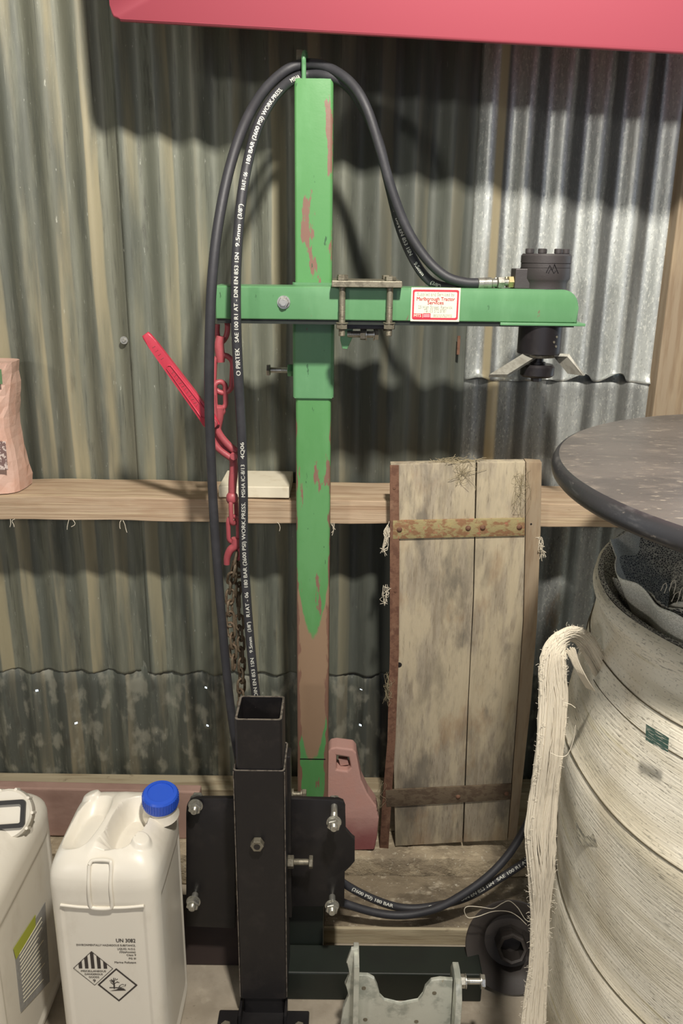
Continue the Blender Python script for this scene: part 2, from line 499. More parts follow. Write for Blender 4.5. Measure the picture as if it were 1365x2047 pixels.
def tube(path, r, seg=10, bm=None, caps=True, flat=1.0, up=None):
    """r: number or function of 0..1"""
    bm = bm if bm is not None else bmesh.new()
    n = len(path)
    T0 = (path[1] - path[0]).normalized()
    nrm = Vector(up) if up else (Vector((0, 0, 1)) if abs(T0.z) < .9 else Vector((1, 0, 0)))
    rings = []
    for i, p in enumerate(path):
        T = (path[min(i + 1, n - 1)] - path[max(i - 1, 0)]).normalized()
        nrm = (nrm - T * nrm.dot(T))
        if nrm.length < 1e-6:
            nrm = T.orthogonal()
        nrm.normalize()
        bn = T.cross(nrm)
        rr = r(i / (n - 1)) if callable(r) else r
        rings.append([bm.verts.new(p + nrm * cos(2 * pi * k / seg) * rr + bn * sin(2 * pi * k / seg) * rr * flat) for k in range(seg)])
    for a, b in zip(rings, rings[1:]):
        for k in range(seg):
            bm.faces.new((a[k], a[(k + 1) % seg], b[(k + 1) % seg], b[k]))
    if caps:
        bm.faces.new(rings[0][::-1])
        bm.faces.new(rings[-1])
    return bm


def basis(d):
    z = Vector(d).normalized()
    x = z.orthogonal().normalized()
    if abs(z.z) < .9:
        x = Vector((0, 0, 1)).cross(z).normalized()
    y = z.cross(x)
    return Matrix((x, y, z)).transposed()


def lathe(o, d, prof, seg=24, bm=None, phase=0.0, close=False):
    """prof: (radius, height along d)"""
    bm = bm if bm is not None else bmesh.new()
    R = basis(d)
    o = Vector(o)
    rings = []
    for r, h in prof:
        if r <= 1e-6:
            rings.append([bm.verts.new(o + R @ Vector((0, 0, h)))])
        else:
            rings.append([bm.verts.new(o + R @ Vector((r * cos(2 * pi * k / seg + phase), r * sin(2 * pi * k / seg + phase), h))) for k in range(seg)])
    for a, b in zip(rings, rings[1:]):
        for k in range(seg):
            k2 = (k + 1) % seg
            if len(a) == 1 and len(b) == 1:
                continue
            if len(a) == 1:
                bm.faces.new((a[0], b[k2], b[k]))
            elif len(b) == 1:
                bm.faces.new((a[k], a[k2], b[0]))
            else:
                bm.faces.new((a[k], a[k2], b[k2], b[k]))
    return bm


def cyl(o, d, r, h, seg=20, bm=None, c=0.0):
    c = min(c, r * .5, h * .4)
    pr = [(0, 0), (r - c, 0), (r, c), (r, h - c), (r - c, h), (0, h)] if c else [(0, 0), (r, 0), (r, h), (0, h)]
    return lathe(o, d, pr, seg, bm)


def hexa(o, d, af, h, bm=None, phase=0.0):
    R = af / sqrt(3)
    c = R * .07
    return lathe(o, d, [(0, 0), (R - c, 0), (R, c), (R, h - c), (R - c * 1.5, h), (0, h)], 6, bm, phase)


def bolt(o, d, L, r, parent, mt, head='start', nut=None, washer=True, nm='bolt', headaf=None):
    """shank from o along d, hex head at the start, nut at distance nut"""
    d = Vector(d).normalized()
    o = Vector(o)
    af = headaf or r * 3.0
    bm = bmesh.new()
    cyl(o, d, r, L, 14, bm, r * .15)
    for k in range(int(L / .0022)):      # thread relief near the far end
        if k * .0022 > L * .45:
            lathe(o, d, [(r * .98, k * .0022), (r * 1.07, k * .0022 + .0008), (r * .98, k * .0022 + .0016)], 14, bm)
    if head:
        hexa(o - d * r * 1.3, d, af, r * 1.3, bm)
        if washer:
            cyl(o, d, af * .62, r * .28, 20, bm)
    b = obj(nm, bm, mt, parent, True, 30)
    if nut is not None:
        bn = bmesh.new()
        hexa(o + d * nut, d, af, r * 1.7, bn, .3)
        if washer:
            cyl(o + d * (nut - r * .3), d, af * .62, r * .3, 20, bn)
        obj('nut', bn, mt, b, True, 30)
    return b


def prism(pts, d, depth, bev=0.0, bm=None, seg=2):
    """closed outline (list of Vectors, planar) extruded by depth along d"""
    t = bmesh.new()
    d = Vector(d).normalized() * depth
    a = [t.verts.new(p) for p in pts]
    b = [t.verts.new(p + d) for p in pts]
    n = len(a)
    t.faces.new(a)
    t.faces.new(b[::-1])
    for k in range(n):
        t.faces.new((a[k], b[k], b[(k + 1) % n], a[(k + 1) % n]))
    if bev:
        es = [e for e in t.edges if abs((e.verts[0].co - e.verts[1].co).normalized().dot(d.normalized())) < .5]
        bmesh.ops.bevel(t, geom=es, offset=bev, segments=seg, affect='EDGES', profile=.5)
    if bm is None:
        return t
    return merge(bm, t)


def PX(pts, Y):
    return [W(u, v, Y) for u, v in pts]


def rrect(x0, x1, y0, y1, r, n=5):
    out = []
    for cx, cy, a0 in ((x1 - r, y1 - r, 0), (x0 + r, y1 - r, 90), (x0 + r, y0 + r, 180), (x1 - r, y0 + r, 270)):
        for k in range(n + 1):
            a = radians(a0 + 90 * k / n)
            out.append((cx + r * cos(a), cy + r * sin(a)))
    return out


def hollow(outer, inner, z0, z1, bm=None):
    """tube with rectangular section: outlines as (x,y) lists of the same length, vertical"""
    bm = bm or bmesh.new()
    ring = [[bm.verts.new((x, y, z)) for x, y in o] for o, z in ((outer, z0), (outer, z1), (inner, z1), (inner, z0))]
    n = len(outer)
    for a, b in zip(ring, ring[1:] + ring[:1]):
        for k in range(n):
            bm.faces.new((a[k], a[(k + 1) % n], b[(k + 1) % n], b[k]))
    return bm


def text_bm(s, size, align='LEFT', bold=0.0):
    cu = bpy.data.curves.new('t', 'FONT')
    cu.body = s
    cu.size = size
    cu.align_x = align
    cu.resolution_u = 3
    o = bpy.data.objects.new('t', cu)
    COL.objects.link(o)
    bpy.context.view_layer.update()
    dg = bpy.context.evaluated_depsgraph_get()
    me = bpy.data.meshes.new_from_object(o.evaluated_get(dg))
    bm = bmesh.new()
    bm.from_mesh(me)
    if bold:        # heavier strokes: a second pass set slightly aside
        n0 = len(bm.verts)
        bm.from_mesh(me)
        bm.verts.ensure_lookup_table()
        for v in bm.verts[n0:]:
            v.co.x += bold * 1.6
            v.co.z = .00015
    bpy.data.objects.remove(o)
    bpy.data.curves.remove(cu)
    bpy.data.meshes.remove(me)
    return bm


def text_on(s, size, o, xd, yd, mt, parent, align='LEFT', nm='lettering', bold=0.0, width=None, bm_into=None, fn=None):
    bm = text_bm(s, size, align, bold)
    xs = [v.co.x for v in bm.verts]
    k = width / (max(xs) - min(xs)) if width else 1
    o, xd, yd = Vector(o), Vector(xd), Vector(yd)
    for v in bm.verts:
        if fn:
            v.co = fn(v.co.x * k, v.co.y)
        else:
            v.co = o + xd * v.co.x * k + yd * v.co.y + xd.cross(yd) * v.co.z
    if bm_into is not None:
        return merge(bm_into, bm)
    return obj(nm, bm, mt, parent)


# ------------------------------------------------------------------ the shed
WALLY = 1.84
floor = obj('floor', B(-4, 3.4, -4.6, 2.0, -.12, 0), M['concrete'])
tag(floor, 'dusty pale concrete floor at the foot of the wall', 'floor', kind='structure')
for nm, a, lb in (('ceiling', (-4, 3.4, -4.6, 2.1, 3.0, 3.05), 'shed roof lining above the wall'), ('wall_left', (-4.1, -4, -4.6, 2.1, 0, 3), 'left side wall of the shed'),
                  ('wall_right', (3.4, 3.5, -4.6, 2.1, 0, 3), 'right side wall of the shed'), ('wall_front', (-4, 3.4, -4.7, -4.6, 0, 3), 'wall behind the viewer')):
    tag(obj(nm, B(*a), M['shedwall']), lb, 'wall' if 'wall' in nm else 'ceiling', kind='structure')

wall = thing('wall_back', 'corrugated iron wall of grey-green and galvanised sheets', 'wall', (0, WALLY, 0), kind='structure')
HOLES = [W(u, v, 1.85) for u, v in ((410, 1376), (412, 1452), (720, 1376), (721, 1448), (152, 1445), (76, 1377))]


def sheet(x0, x1, z0, z1, y, mt, curl=0.0, holes=False, seed=1, edge=0.0):
    bm = bmesh.new()
    r = random.Random(seed)
    nx = max(4, int(round((x1 - x0) / .0063)))
    xs = [x0 + (x1 - x0) * i / nx for i in range(nx + 1)]
    zs = {z0, z1, z0 + .006, z0 + .014, z0 + .03}
    z = z0
    while z < z1:
        zs.add(z)
        z += .12
    hs = []
    if holes:
        for h in HOLES:
            if x0 < h.x < x1 and z0 < h.z < z1:
                zs |= {h.z - .0028, h.z + .0028}
                i = min(range(nx), key=lambda i: abs((xs[i] + xs[i + 1]) / 2 - h.x))
                hs.append((i, h.z))
    zs = sorted(zs)
    dents = [(r.uniform(x0, x1), r.uniform(z0, z1), r.uniform(.02, .05), r.uniform(.04, .2), r.uniform(-.004, .003)) for _ in range(14)]
    wob = [r.uniform(-1, 1) for _ in range(int((x1 - x0) / .076) + 3)]
    grid = []
    for j, z in enumerate(zs):
        row = []
        for i, x in enumerate(xs):
            yy = y - .009 * cos((x - XR) * 2 * pi / PITCHX)
            for dx, dz, sx, sz, k in dents:
                yy += k * math.exp(-((x - dx) / sx) ** 2 - ((z - dz) / sz) ** 2)
            zz = z
            if curl and z < z0 + .02:
                w = wob[int((x - x0) / .076)]
                c = (cos((x - XR) * 2 * pi / PITCHX) + 1) / 2
                f = (1 - (z - z0) / .02)
                yy -= curl * f * f * c * (1.0 + .6 * w)
                zz += curl * f * c * .8 * (1 + w)
            if edge and z == z0:
                zz += edge * (sin(x * 53 + seed) * .5 + r.uniform(-.5, .5))
            row.append(bm.verts.new((x, yy, zz)))
        grid.append(row)
    for j in range(len(zs) - 1):
        for i in range(nx):
            if any(i == a and zs[j] < b < zs[j + 1] for a, b in hs):
                continue
            bm.faces.new((grid[j][i], grid[j][i + 1], grid[j + 1][i + 1], grid[j + 1][i]))
    o = obj('corrugated_sheet', bm, mt, wall, True, 60)
    so = o.modifiers.new('thickness', 'SOLIDIFY')
    so.thickness = .0008
    so.offset = 1
    return o


xa = W(262, 700, 1.85).x
xb = W(930, 700, 1.85).x
xe = W(1306, 760, 1.85).x + .02
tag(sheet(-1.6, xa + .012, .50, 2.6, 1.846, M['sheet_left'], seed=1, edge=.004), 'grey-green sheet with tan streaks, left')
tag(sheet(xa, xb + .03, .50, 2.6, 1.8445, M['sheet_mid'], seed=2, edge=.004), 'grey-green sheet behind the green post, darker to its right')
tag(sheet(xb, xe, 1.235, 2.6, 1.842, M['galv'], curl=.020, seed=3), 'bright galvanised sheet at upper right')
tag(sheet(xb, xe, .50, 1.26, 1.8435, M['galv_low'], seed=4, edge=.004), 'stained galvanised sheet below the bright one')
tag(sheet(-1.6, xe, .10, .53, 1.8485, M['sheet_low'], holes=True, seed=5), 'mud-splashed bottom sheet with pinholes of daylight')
# a rusted lip on the galvanised lap, roofing screw on the left sheet
p = W(248, 680, 1.838)
b = cyl(p, (0, -1, 0), .0085, .0015, 20)
hexa(p - Vector((0, .0015, 0)), (0, -1, 0), .007, .004, b)
obj('roofing_screw', b, M['zinc'], wall, True)
p = W(917, 690, 1.83)
b = B(p.x - .004, p.x + .002, 1.826, 1.832, p.z - .02, p.z + .02)
obj('rusty_nail', b, M['rust'], wall)

# timber girt (horizontal), built nearly level
GZ1 = W(682, 1001, 1.68).z
GZ0 = W(682, 1047, 1.68).z
girt = B(-1.6, 1.0, 1.68, 1.828, GZ0, GZ1, bev=.002)
bmesh.ops.subdivide_edges(girt, edges=[e for e in girt.edges if (e.verts[0].co - e.verts[1].co).length > 1], cuts=60)
for v in girt.verts:
    k = sin(v.co.x * 9) * .0012 + sin(v.co.x * 31 + v.co.z * 90) * .0008
    v.co.z += k
    v.co.y += k * .6
g = obj('trim_1', girt, M['timber'])
tag(g, 'sawn timber rail running across the corrugated wall', 'beam', kind='structure')
LZ = .092
led = B(-1.6, 1.2, 1.68, 1.86, 0, LZ, bev=.008)
bmesh.ops.subdivide_edges(led, edges=[e for e in led.edges if (e.verts[0].co - e.verts[1].co).length > 1], cuts=160)
for v in led.verts:
    if v.co.y < 1.70 or v.co.z > .05:
        v.co.y += rnd.uniform(-.003, .003)
        v.co.z += rnd.uniform(-.0025, .0025) if v.co.z > .02 else 0
tag(obj('trim_2', led, M['ledge'], smooth=True, ang=50), 'dusty concrete footing ledge under the wall', 'ledge', kind='structure')
sp_ = B(-1.6, 1.2, 1.775, 1.835, LZ, .212, bev=.003)
tag(obj('trim_3', sp_, M['dusty_timber']), 'dusty bottom plate timber under the corrugated sheets', 'beam', kind='structure')
xp = W(1308, 800, 1.79).x
tag(obj('trim_4', B(xp, xp + .17, 1.79, 1.86, LZ, 2.95, bev=.003), M['brown_post']), 'smooth brown timber upright at the right end of the sheets', 'post', kind='structure')
tag(obj('trim_5', B(-1.6, 1.2, 1.835, 1.87, 2.55, 2.95), M['dusty_timber']), 'top rail of the wall', 'beam', kind='structure')

# ------------------------------------------------------------------ red panel across the top
def red_panel():
    t = thing('red_panel', 'glossy red panel with a rounded corner across the top of the picture', 'panel', W(800, 20, 1.5))
    # bottom edge from (224,32) .. (1365,103); plane nearer the viewer at its right end
    def P(u, v, off=0):
        k = (u - 240) / (1300 - 240)
        Y = 1.584 - .10 * k
        q = W(u, v, Y)
        return q + Vector((0, off, 0))
    bot = [(232, 36), (226, 33), (222, 26), (219, 10)]
    low = [P(u, v) for u, v in bot]
    e0 = P(240, 38)
    e1 = P(1500, 38 + (1500 - 240) * .058)
    topz = 2.35
    outline = [e1, e0] + low
    tl = low[-1] + Vector((-.012, 0, topz - low[-1].z))
    tr = Vector((e1.x, e1.y, topz))
    outline += [tl, tr]
    bm = prism(outline, (0, 1, 0), .010, .0035, seg=3)
    obj('panel_sheet', bm, M['redpanel'], t, True, 40)
    # folded lip along the bottom edge, running back
    bm = tube([e0 + Vector((0, .006, .003)), e1 + Vector((0, .006, .003))], .006, 10)
    obj('rolled_edge', bm, M['redpanel'], t, True, 60)
    for k in (.25, .75):
        a = tl.lerp(tr, k)
        obj('hanging_strap', B(a.x - .02, a.x + .02, a.y + .011, a.y + .014, a.z - .08, 3.0), M['oldzinc'], t)


red_panel()

# ------------------------------------------------------------------ green post with crossarm and motor
post = thing('hydraulic_post_stand', 'tall worn green steel post with crossarm carrying a black hydraulic motor', 'machine', (POSTX, 1.637, 0))
PW = .0345
PF = 1.60
ztop = W(627, 157, PF).z
o_ = rrect(POSTX - PW, POSTX + PW, PF, PF + 2 * PW, .006)
i_ = rrect(POSTX - PW + .005, POSTX + PW - .005, PF + .005, PF + 2 * PW - .005, .003)
tag(obj('post_tube', hollow(o_, i_, 0, ztop), M['green_post'], post, True, 40), 'green square tube worn to bare rust low down')
obj('post_cap', B(POSTX - PW + .004, POSTX + PW - .004, PF + .004, PF + 2 * PW - .004, ztop - .004, ztop + .001), M['green'], post)
# hose loop at the top
hx = W(607, 150, 1.60).x
hk = catmull([Vector((hx, PF + .006, ztop - .01)), Vector((hx, PF + .004, ztop + .02)), Vector((hx, PF + .004, ztop + .036)), Vector((hx + .001, PF + .03, ztop + .046)), Vector((hx + .001, PF + .06, ztop + .034)), Vector((hx, PF + .064, ztop - .004))], 6)
obj('hose_loop', tube(hk, .0042, 10), M['green'], post, True, 60)
obj('loop_bolt', hexa(Vector((hx - .014, PF + .03, ztop + .040)), (1, 0, 0), .02, .012), M['oldzinc'], post, True)
# sleeve
SW = .0395
s0, s1 = W(622, 795, 1.594).z, W(622, 642, 1.594).z
so_ = rrect(POSTX - SW, POSTX + SW, PF - .0052, PF + 2 * PW + .006, .007)
si_ = rrect(POSTX - PW - .0003, POSTX + PW + .0003, PF - .0003, PF + 2 * PW + .0003, .006)
obj('sleeve', hollow(so_, si_, s0, s1 + .07), M['green'], post, True, 40)
obj('weld_bead', tube([Vector((POSTX - SW + .003, PF - .004, s0 - .0008)), Vector((POSTX + SW - .003, PF - .004, s0 - .0008))], .0012, 6), M['green'], post, True)
sb = W(572, 740, 1.63)
obj('boss', hexa(Vector((POSTX - SW, 1.63, sb.z)), (-1, 0, 0), .022, .012), M['green'], post, True)
bolt(Vector((POSTX - SW - .046, 1.63, sb.z)), (1, 0, 0), .045, .0055, post, M['zinc'], nm='clamp_screw', washer=False, headaf=.02)
# crossarm
AY = 1.505
AB = 1.592
ax0, ax1 = W(430, 610, AY).x, W(1157, 610, AY).x
az1, az0 = W(790, 575, AY).z, W(790, 642, AY).z
R = .03
out = [Vector((ax0, AY, az0)), Vector((ax1, AY, az0))]
out += [Vector((ax1 - R + R * sin(a), AY, az1 - R + R * cos(a))) for a in [pi / 2 * (1 - k / 6) for k in range(7)]]
out += [Vector((ax0, AY, az1))]
arm = obj('crossarm', prism(out, (0, 1, 0), AB - AY, .003, seg=3), M['green'], post, True, 40)
obj('arm_lip', B(ax0 + .002, ax1 - .004, AY + .005, AB - .005, az0 - .0075, az0 + .001), M['darkgreen'], post)  # near-black green paints in the shade along the arm's lower lip
obj('arm_foot_plate', prism([Vector((W(1000, 640, AY).x, AY - .003, az0)), Vector((ax1 + .014, AY - .003, az0)), Vector((ax1 + .014, AB, az0)), Vector((W(1000, 640, AY).x, AB, az0))], (0, 0, -1), .005, .001), M['green'], post)
p = W(567, 604, AY)
bm = cyl(p, (0, -1, 0), .0115, .002, 24)
hexa(p + Vector((0, -.002, 0)), (0, -1, 0), .0165, .006, bm)
cyl(p + Vector((0, -.006, 0)), (0, -1, 0), .0055, .006, 14, bm)
obj('bolt', bm, M['zinc'], post, True)
# clamp plate above the arm with two long bolts
ct = W(735, 571, AY - .022)
cz = az1 + .0005
obj('clamp_plate', B(W(663, 565, AY - .02).x, W(804, 565, AY - .02).x, AY - .024, AB + .03, cz, cz + .011, bev=.0012), M['oldzinc'], post)
for u in (684, 779):
    q = W(u, 600, AY - .011)
    L_ = cz + .011 - W(u, 672, AY - .011).z
    bolt(Vector((q.x, AY - .011, cz + .011)), (0, 0, -1), L_, .0056, post, M['oldzinc'], nut=L_ - .022, headaf=.018, nm='clamp_bolt')
    bolt(Vector((q.x, AB + .011, cz + .011)), (0, 0, -1), L_, .0056, post, M['oldzinc'], nut=L_ - .022, headaf=.018, nm='clamp_bolt')
obj('under_clamp', B(W(672, 660, AY).x, W(790, 660, AY).x, AY + .018, AB + .03, az0 - .016, az0 - .0055, bev=.001), M['coupling'], post)
# lug and cross bolts under the arm
lg = W(690, 690, 1.56)
obj('lug', prism(PX([(680, 652), (706, 652), (704, 676), (694, 698), (684, 697), (680, 680)], 1.555), (0, 1, 0), .012, .001), M['green'], post)
pz = W(700, 668, 1.55)
bolt(Vector((W(748, 670, 1.55).x, 1.55, pz.z)), (-1, 0, 0), .05, .0058, post, M['zinc'], nut=.016, headaf=.0185, nm='cross_bolt')
# sticker
A0 = W(820, 642, AY)
A1 = W(919, 575, AY)
sx0, sx1 = A0.x, W(919, 610, AY).x
sz1, sz0 = W(870, 575, AY).z + .0, W(870, 642.5, AY).z
wS, hS = sx1 - sx0, sz1 - sz0
sk = obj('sticker', B(sx0, sx1, AY - .0006, AY + .0002, sz0, sz1), M['white'], post)
tag(sk, 'cream sticker with red border and dealer text')


def sl(x, y, o=.0009):
    return Vector((sx0 + x * wS, AY - o, sz0 + y * hS))


def ring2(outer, inner, bm):
    a = [bm.verts.new(q) for q in outer]
    b_ = [bm.verts.new(q) for q in inner]
    n = len(a)
    for k in range(n):
        bm.faces.new((a[k], a[(k + 1) % n], b_[(k + 1) % n], b_[k]))


bm = bmesh.new()
ring2([sl(x, y) for x, y in rrect(.03, .97, .05, .94, .05)], [sl(x, y) for x, y in rrect(.065, .935, .11, .88, .035)], bm)
obj('sticker_border', bm, M['stickred'], sk)
XD, ZD = Vector((1, 0, 0)), Vector((0, 0, 1))
for s, y, wd_, sz, mt in (('Supplied and Serviced by', .76, .76, .008, M['stickgrey']), ('Marlborough Tractor', .62, .78, .0088, M['stickred']), ('Services', .51, .33, .0088, M['stickred']),
                          ('25 High Street, Renwick', .38, .70, .008, M['stickgrey']), ('Tel. 03 572 8787', .27, .46, .008, M['stickgrey'])):
    text_on(s, sz, sl(.5, y, .0011), XD, ZD, mt, sk, 'CENTER', width=wd_ * wS, bold=.00018 if mt == M['stickred'] else 0)
text_on('Agricultural & Industrial', .004, sl(.66, .18, .0011), XD, ZD, M['stickgrey'], sk, 'CENTER', width=.38 * wS)
text_on('Sales and Service', .004, sl(.66, .13, .0011), XD, ZD, M['stickgrey'], sk, 'CENTER', width=.38 * wS)
bm = bmesh.new()
for x0, x1, y0, y1 in ((.04, .245, .07, .23), (.255, .41, .10, .24)):
    bm.faces.new([bm.verts.new(sl(x, y, .0012)) for x, y in ((x0, y0), (x1, y0), (x1, y1), (x0, y1))])
obj('sticker_logo', bm, M['stickred'], sk)
bm = bmesh.new()
for x0, x1, y0, y1 in ((.268, .395, .125, .165), (.268, .395, .175, .215)):
    bm.faces.new([bm.verts.new(sl(x, y, .0014)) for x, y in ((x0, y0), (x1, y0), (x1, y1), (x0, y1))])
obj('sticker_logo_bars', bm, M['pink_logo'], sk)
text_on('MTS', .007, sl(.06, .13, .0015), XD, ZD, M['white'], sk, 'LEFT', bold=.0002, width=.15 * wS)
# motor
MX = (W(1043, 540, 1.54).x + W(1139, 540, 1.54).x) / 2
MY = 1.545
mb = az1
mr = W(1139, 540, MY).x - MX
mt_top = W(1090, 507, MY - mr).z
Hm = mt_top - mb
body = lathe((MX, MY, mb), (0, 0, 1), [(0, 0), (mr * .90, 0), (mr * .90, Hm * .16), (mr * .95, Hm * .24), (mr, Hm * .30), (mr, Hm * .60)], 40)
mo = obj('motor', body, M['motor'], post, True, 35)
obj('motor_plate', lathe((MX, MY, mb), (0, 0, 1), [(mr * .97, Hm * .60), (mr * .985, Hm * .61), (mr * .985, Hm * .72), (mr * .97, Hm * .73)], 40), M['motor'], mo, True, 35)
obj('motor_cap', lathe((MX, MY, mb), (0, 0, 1), [(mr * .97, Hm * .73), (mr * 1.0, Hm * .74), (mr * 1.0, Hm * .94), (mr * .94, Hm), (0, Hm)], 40), M['motor'], mo, True, 35)
for k in range(7):
    a = k * 2 * pi / 7 - .25
    bm = cyl((MX + mr * .74 * cos(a), MY + mr * .74 * sin(a), mb + Hm), (0, 0, 1), mr * .165, .0085, 16, None, .001)
    obj('cap_screw', bm, M['motor'], mo, True)
# raised peak emblem on the motor's flank
em = bmesh.new()
lines = [[(1092, 545), (1099, 530), (1104, 540), (1108, 528), (1116, 546)], [(1096, 546), (1101, 537), (1107, 546), (1112, 540)]]
for ln in lines:
    pts = []
    for u, v in ln:
        q = W(u, v, MY - mr)
        dx = q.x - MX
        pts.append(Vector((q.x, MY - sqrt(max(mr ** 2 - dx ** 2, 0)) - .0003, q.z)))
    tube(pts, .0008, 6, em)
obj('raised_emblem', em, M['coupling'], mo, True)
obj('port_block', B(W(1030, 540, MY - .02).x, MX - mr * .6, MY - .024, MY + .02, mb, W(1035, 537, MY - .02).z, bev=.0015), M['motor'], mo)
# below the arm: coupling, guard wings, disc
cb = az0 - .005
cr = mr * .89
cz0 = W(1086, 711, MY - cr).z
obj('coupling', lathe((MX, MY, cz0), (0, 0, 1), [(0, 0), (cr * .97, 0), (cr, .001), (cr, cb - cz0), (0, cb - cz0)], 40), M['coupling'], post, True, 35)
for a, zz in ((-.95, .3), (-.95, .62), (-1.1, .45)):
    q = Vector((MX + cr * cos(a), MY + cr * sin(a), cz0 + (cb - cz0) * zz))
    obj('grub_screw', cyl(q, (cos(a), sin(a), 0), .0022, .001, 10), M['oldzinc'], post, True)
hubz = cz0
obj('shaft', cyl((MX, MY, hubz - .028), (0, 0, 1), .010, .028, 18), M['coupling'], post, True)
wb = hubz - .0005
hub = prism([Vector((MX + .03 * cos(a), MY - .005 + .026 * sin(a), wb)) for a in [k * pi / 8 for k in range(16)]], (0, 0, -1), .006, .001)
obj('wing_hub', hub, M['oldzinc'], post)


def wing(pts, wvec, th=.006):
    """bent flat bar through the points, width vector wvec"""
    bm = bmesh.new()
    w = Vector(wvec)
    prev = None
    for i, p in enumerate(pts):
        n = (pts[min(i + 1, len(pts) - 1)] - pts[max(i - 1, 0)]).cross(w).normalized() * th
        ring = [bm.verts.new(p - w / 2), bm.verts.new(p + w / 2), bm.verts.new(p + w / 2 + n), bm.verts.new(p - w / 2 + n)]
        if prev:
            for k in range(4):
                bm.faces.new((prev[k], prev[(k + 1) % 4], ring[(k + 1) % 4], ring[k]))
        else:
            bm.faces.new(ring[::-1])
        prev = ring
    bm.faces.new(prev)
    return bm


wy = MY - .005
wl = [Vector((MX - .012, wy, wb - .003)), Vector((W(1062, 716, wy).x, wy - .006, wb - .003)), Vector((W(994, 754, wy - .06).x, wy - .062, W(994, 754, wy - .06).z))]
obj('guard_wing', wing(wl, (.033, .004, 0), .007), M['wing'], post)
wr = [Vector((MX, wy, wb - .003)), Vector((W(1118, 714, wy).x, wy - .002, wb - .003)), Vector((W(1152, 750, wy - .03).x, wy - .024, W(1152, 750, wy - .03).z))]
obj('guard_wing', wing(wr, (-.022, .026, 0)), M['wing'], post)
wk = [Vector((MX, wy, wb - .003)), Vector((MX + .004, wy + .035, wb - .003)), Vector((MX + .004, wy + .065, wb - .03))]
obj('guard_wing', wing(wk, (.028, 0, 0)), M['wing'], post)
dz = W(1084, 744, MY - .03).z
dr = (W(1118, 742, MY).x - W(1050, 742, MY).x) / 2
obj('drive_disc', lathe((MX, MY, dz - .012), (0, 0, 1), [(0, 0), (dr * .86, 0), (dr, .004), (dr * 1.0, .019), (dr * .88, .023), (0, .023)], 40), M['coupling'], post, True, 40)
obj('disc_washer', cyl((MX, MY, dz + .011), (0, 0, 1), .014, .004, 20), M['coupling'], post, True)
obj('shaft_nut', hexa((MX, MY, dz - .021), (0, 0, 1), .017, .009), M['motor'], post, True)
# foot of the stand, dark green
obj('foot_beam', B(W(572, 1990, 1.355).x, W(962, 1990, 1.355).x, 1.355, 1.43, 0.0, .072, bev=.003), M['darkgreen'], post)
obj('foot_upright', B(W(576, 1900, 1.435).x, W(646, 1900, 1.435).x, 1.432, 1.52, 0, .27, bev=.003), M['darkgreen'], post)
obj('foot_link', B(POSTX - .03, POSTX + .03, 1.515, 1.6, 0.0, .07, bev=.002), M['darkgreen'], post)
q = W(606, 1575, 1.598)
bolt(Vector((q.x - .022, 1.575, q.z)), (1, 0, 0), .030, .006, post, M['oldzinc'], nut=.02, nm='foot_bolt', headaf=.02)
obj('split_line', B(POSTX - PW + .006, POSTX + PW - .006, PF - .0008, PF + .001, W(615, 1517, PF).z - .001, W(615, 1517, PF).z + .001), M['coupling'], post)

# ------------------------------------------------------------------ hoses
HR = .0088


def hose(pts, label, printed):
    path = catmull([W(u, v, Y) for u, v, Y in pts], 10)
    h = thing('hydraulic_hose', label, 'hose', path[0], 'black hydraulic hoses')
    obj('rubber_hose', tube(path, HR, 14), M['rubber'], h, True, 60)
    cum = [0]
    for a, b in zip(path, path[1:]):
        cum.append(cum[-1] + (b - a).length)

    def at(s):
        s = max(0, min(cum[-1] - 1e-6, s))
        lo, hi = 0, len(cum) - 1
        while hi - lo > 1:
            mid = (lo + hi) // 2
            if cum[mid] <= s:
                lo = mid
            else:
                hi = mid
        k = (s - cum[lo]) / (cum[hi] - cum[lo])
        n = len(path)
        T1 = (path[min(lo + 1, n - 1)] - path[max(lo - 1, 0)]).normalized()
        T2 = (path[min(hi + 1, n - 1)] - path[max(hi - 1, 0)]).normalized()
        return path[lo].lerp(path[hi], k), T1.lerp(T2, k).normalized()

    def proj(p):
        d = p - EYE
        z = d.dot(FWD)
        return 682.5 + F * d.dot(RT) / z, 1023.5 - F * d.dot(UP) / z
    pj = [proj(p) for p in path]

    def s_of(u, v):
        i = min(range(len(path)), key=lambda i: (pj[i][0] - u) ** 2 + (pj[i][1] - v) ** 2)
        return cum[i]
    for txt, a, b, hgt, shift in printed:
        s0, s1 = s_of(*a), s_of(*b)
        sg = 1 if s1 > s0 else -1
        bm = text_bm(txt, 1.0, bold=.026)
        xs = [v.co.x for v in bm.verts]
        x0, x1 = min(xs), max(xs)
        for c in (.12, .3, .5, .68):
            bmesh.ops.bisect_plane(bm, geom=bm.verts[:] + bm.edges[:] + bm.faces[:], plane_co=(0, c, 0), plane_no=(0, 1, 0))
        for v in bm.verts:
            s = s0 + (v.co.x - x0) / (x1 - x0) * (s1 - s0)
            p_, T = at(s)
            T = T * sg
            C = (EYE - p_)
            C = (C - T * C.dot(T)).normalized()
            U = C.cross(T)
            a_ = ((v.co.y - .35) * hgt / .7 + shift) / HR
            v.co = p_ + (C * cos(a_) + U * sin(a_)) * (HR + .0004 + v.co.z)
        tag(obj('printed_lettering', bm, M['print'], h), 'white printed lettering: ' + txt.replace('.', ' ').strip()[:60])
    return h, path


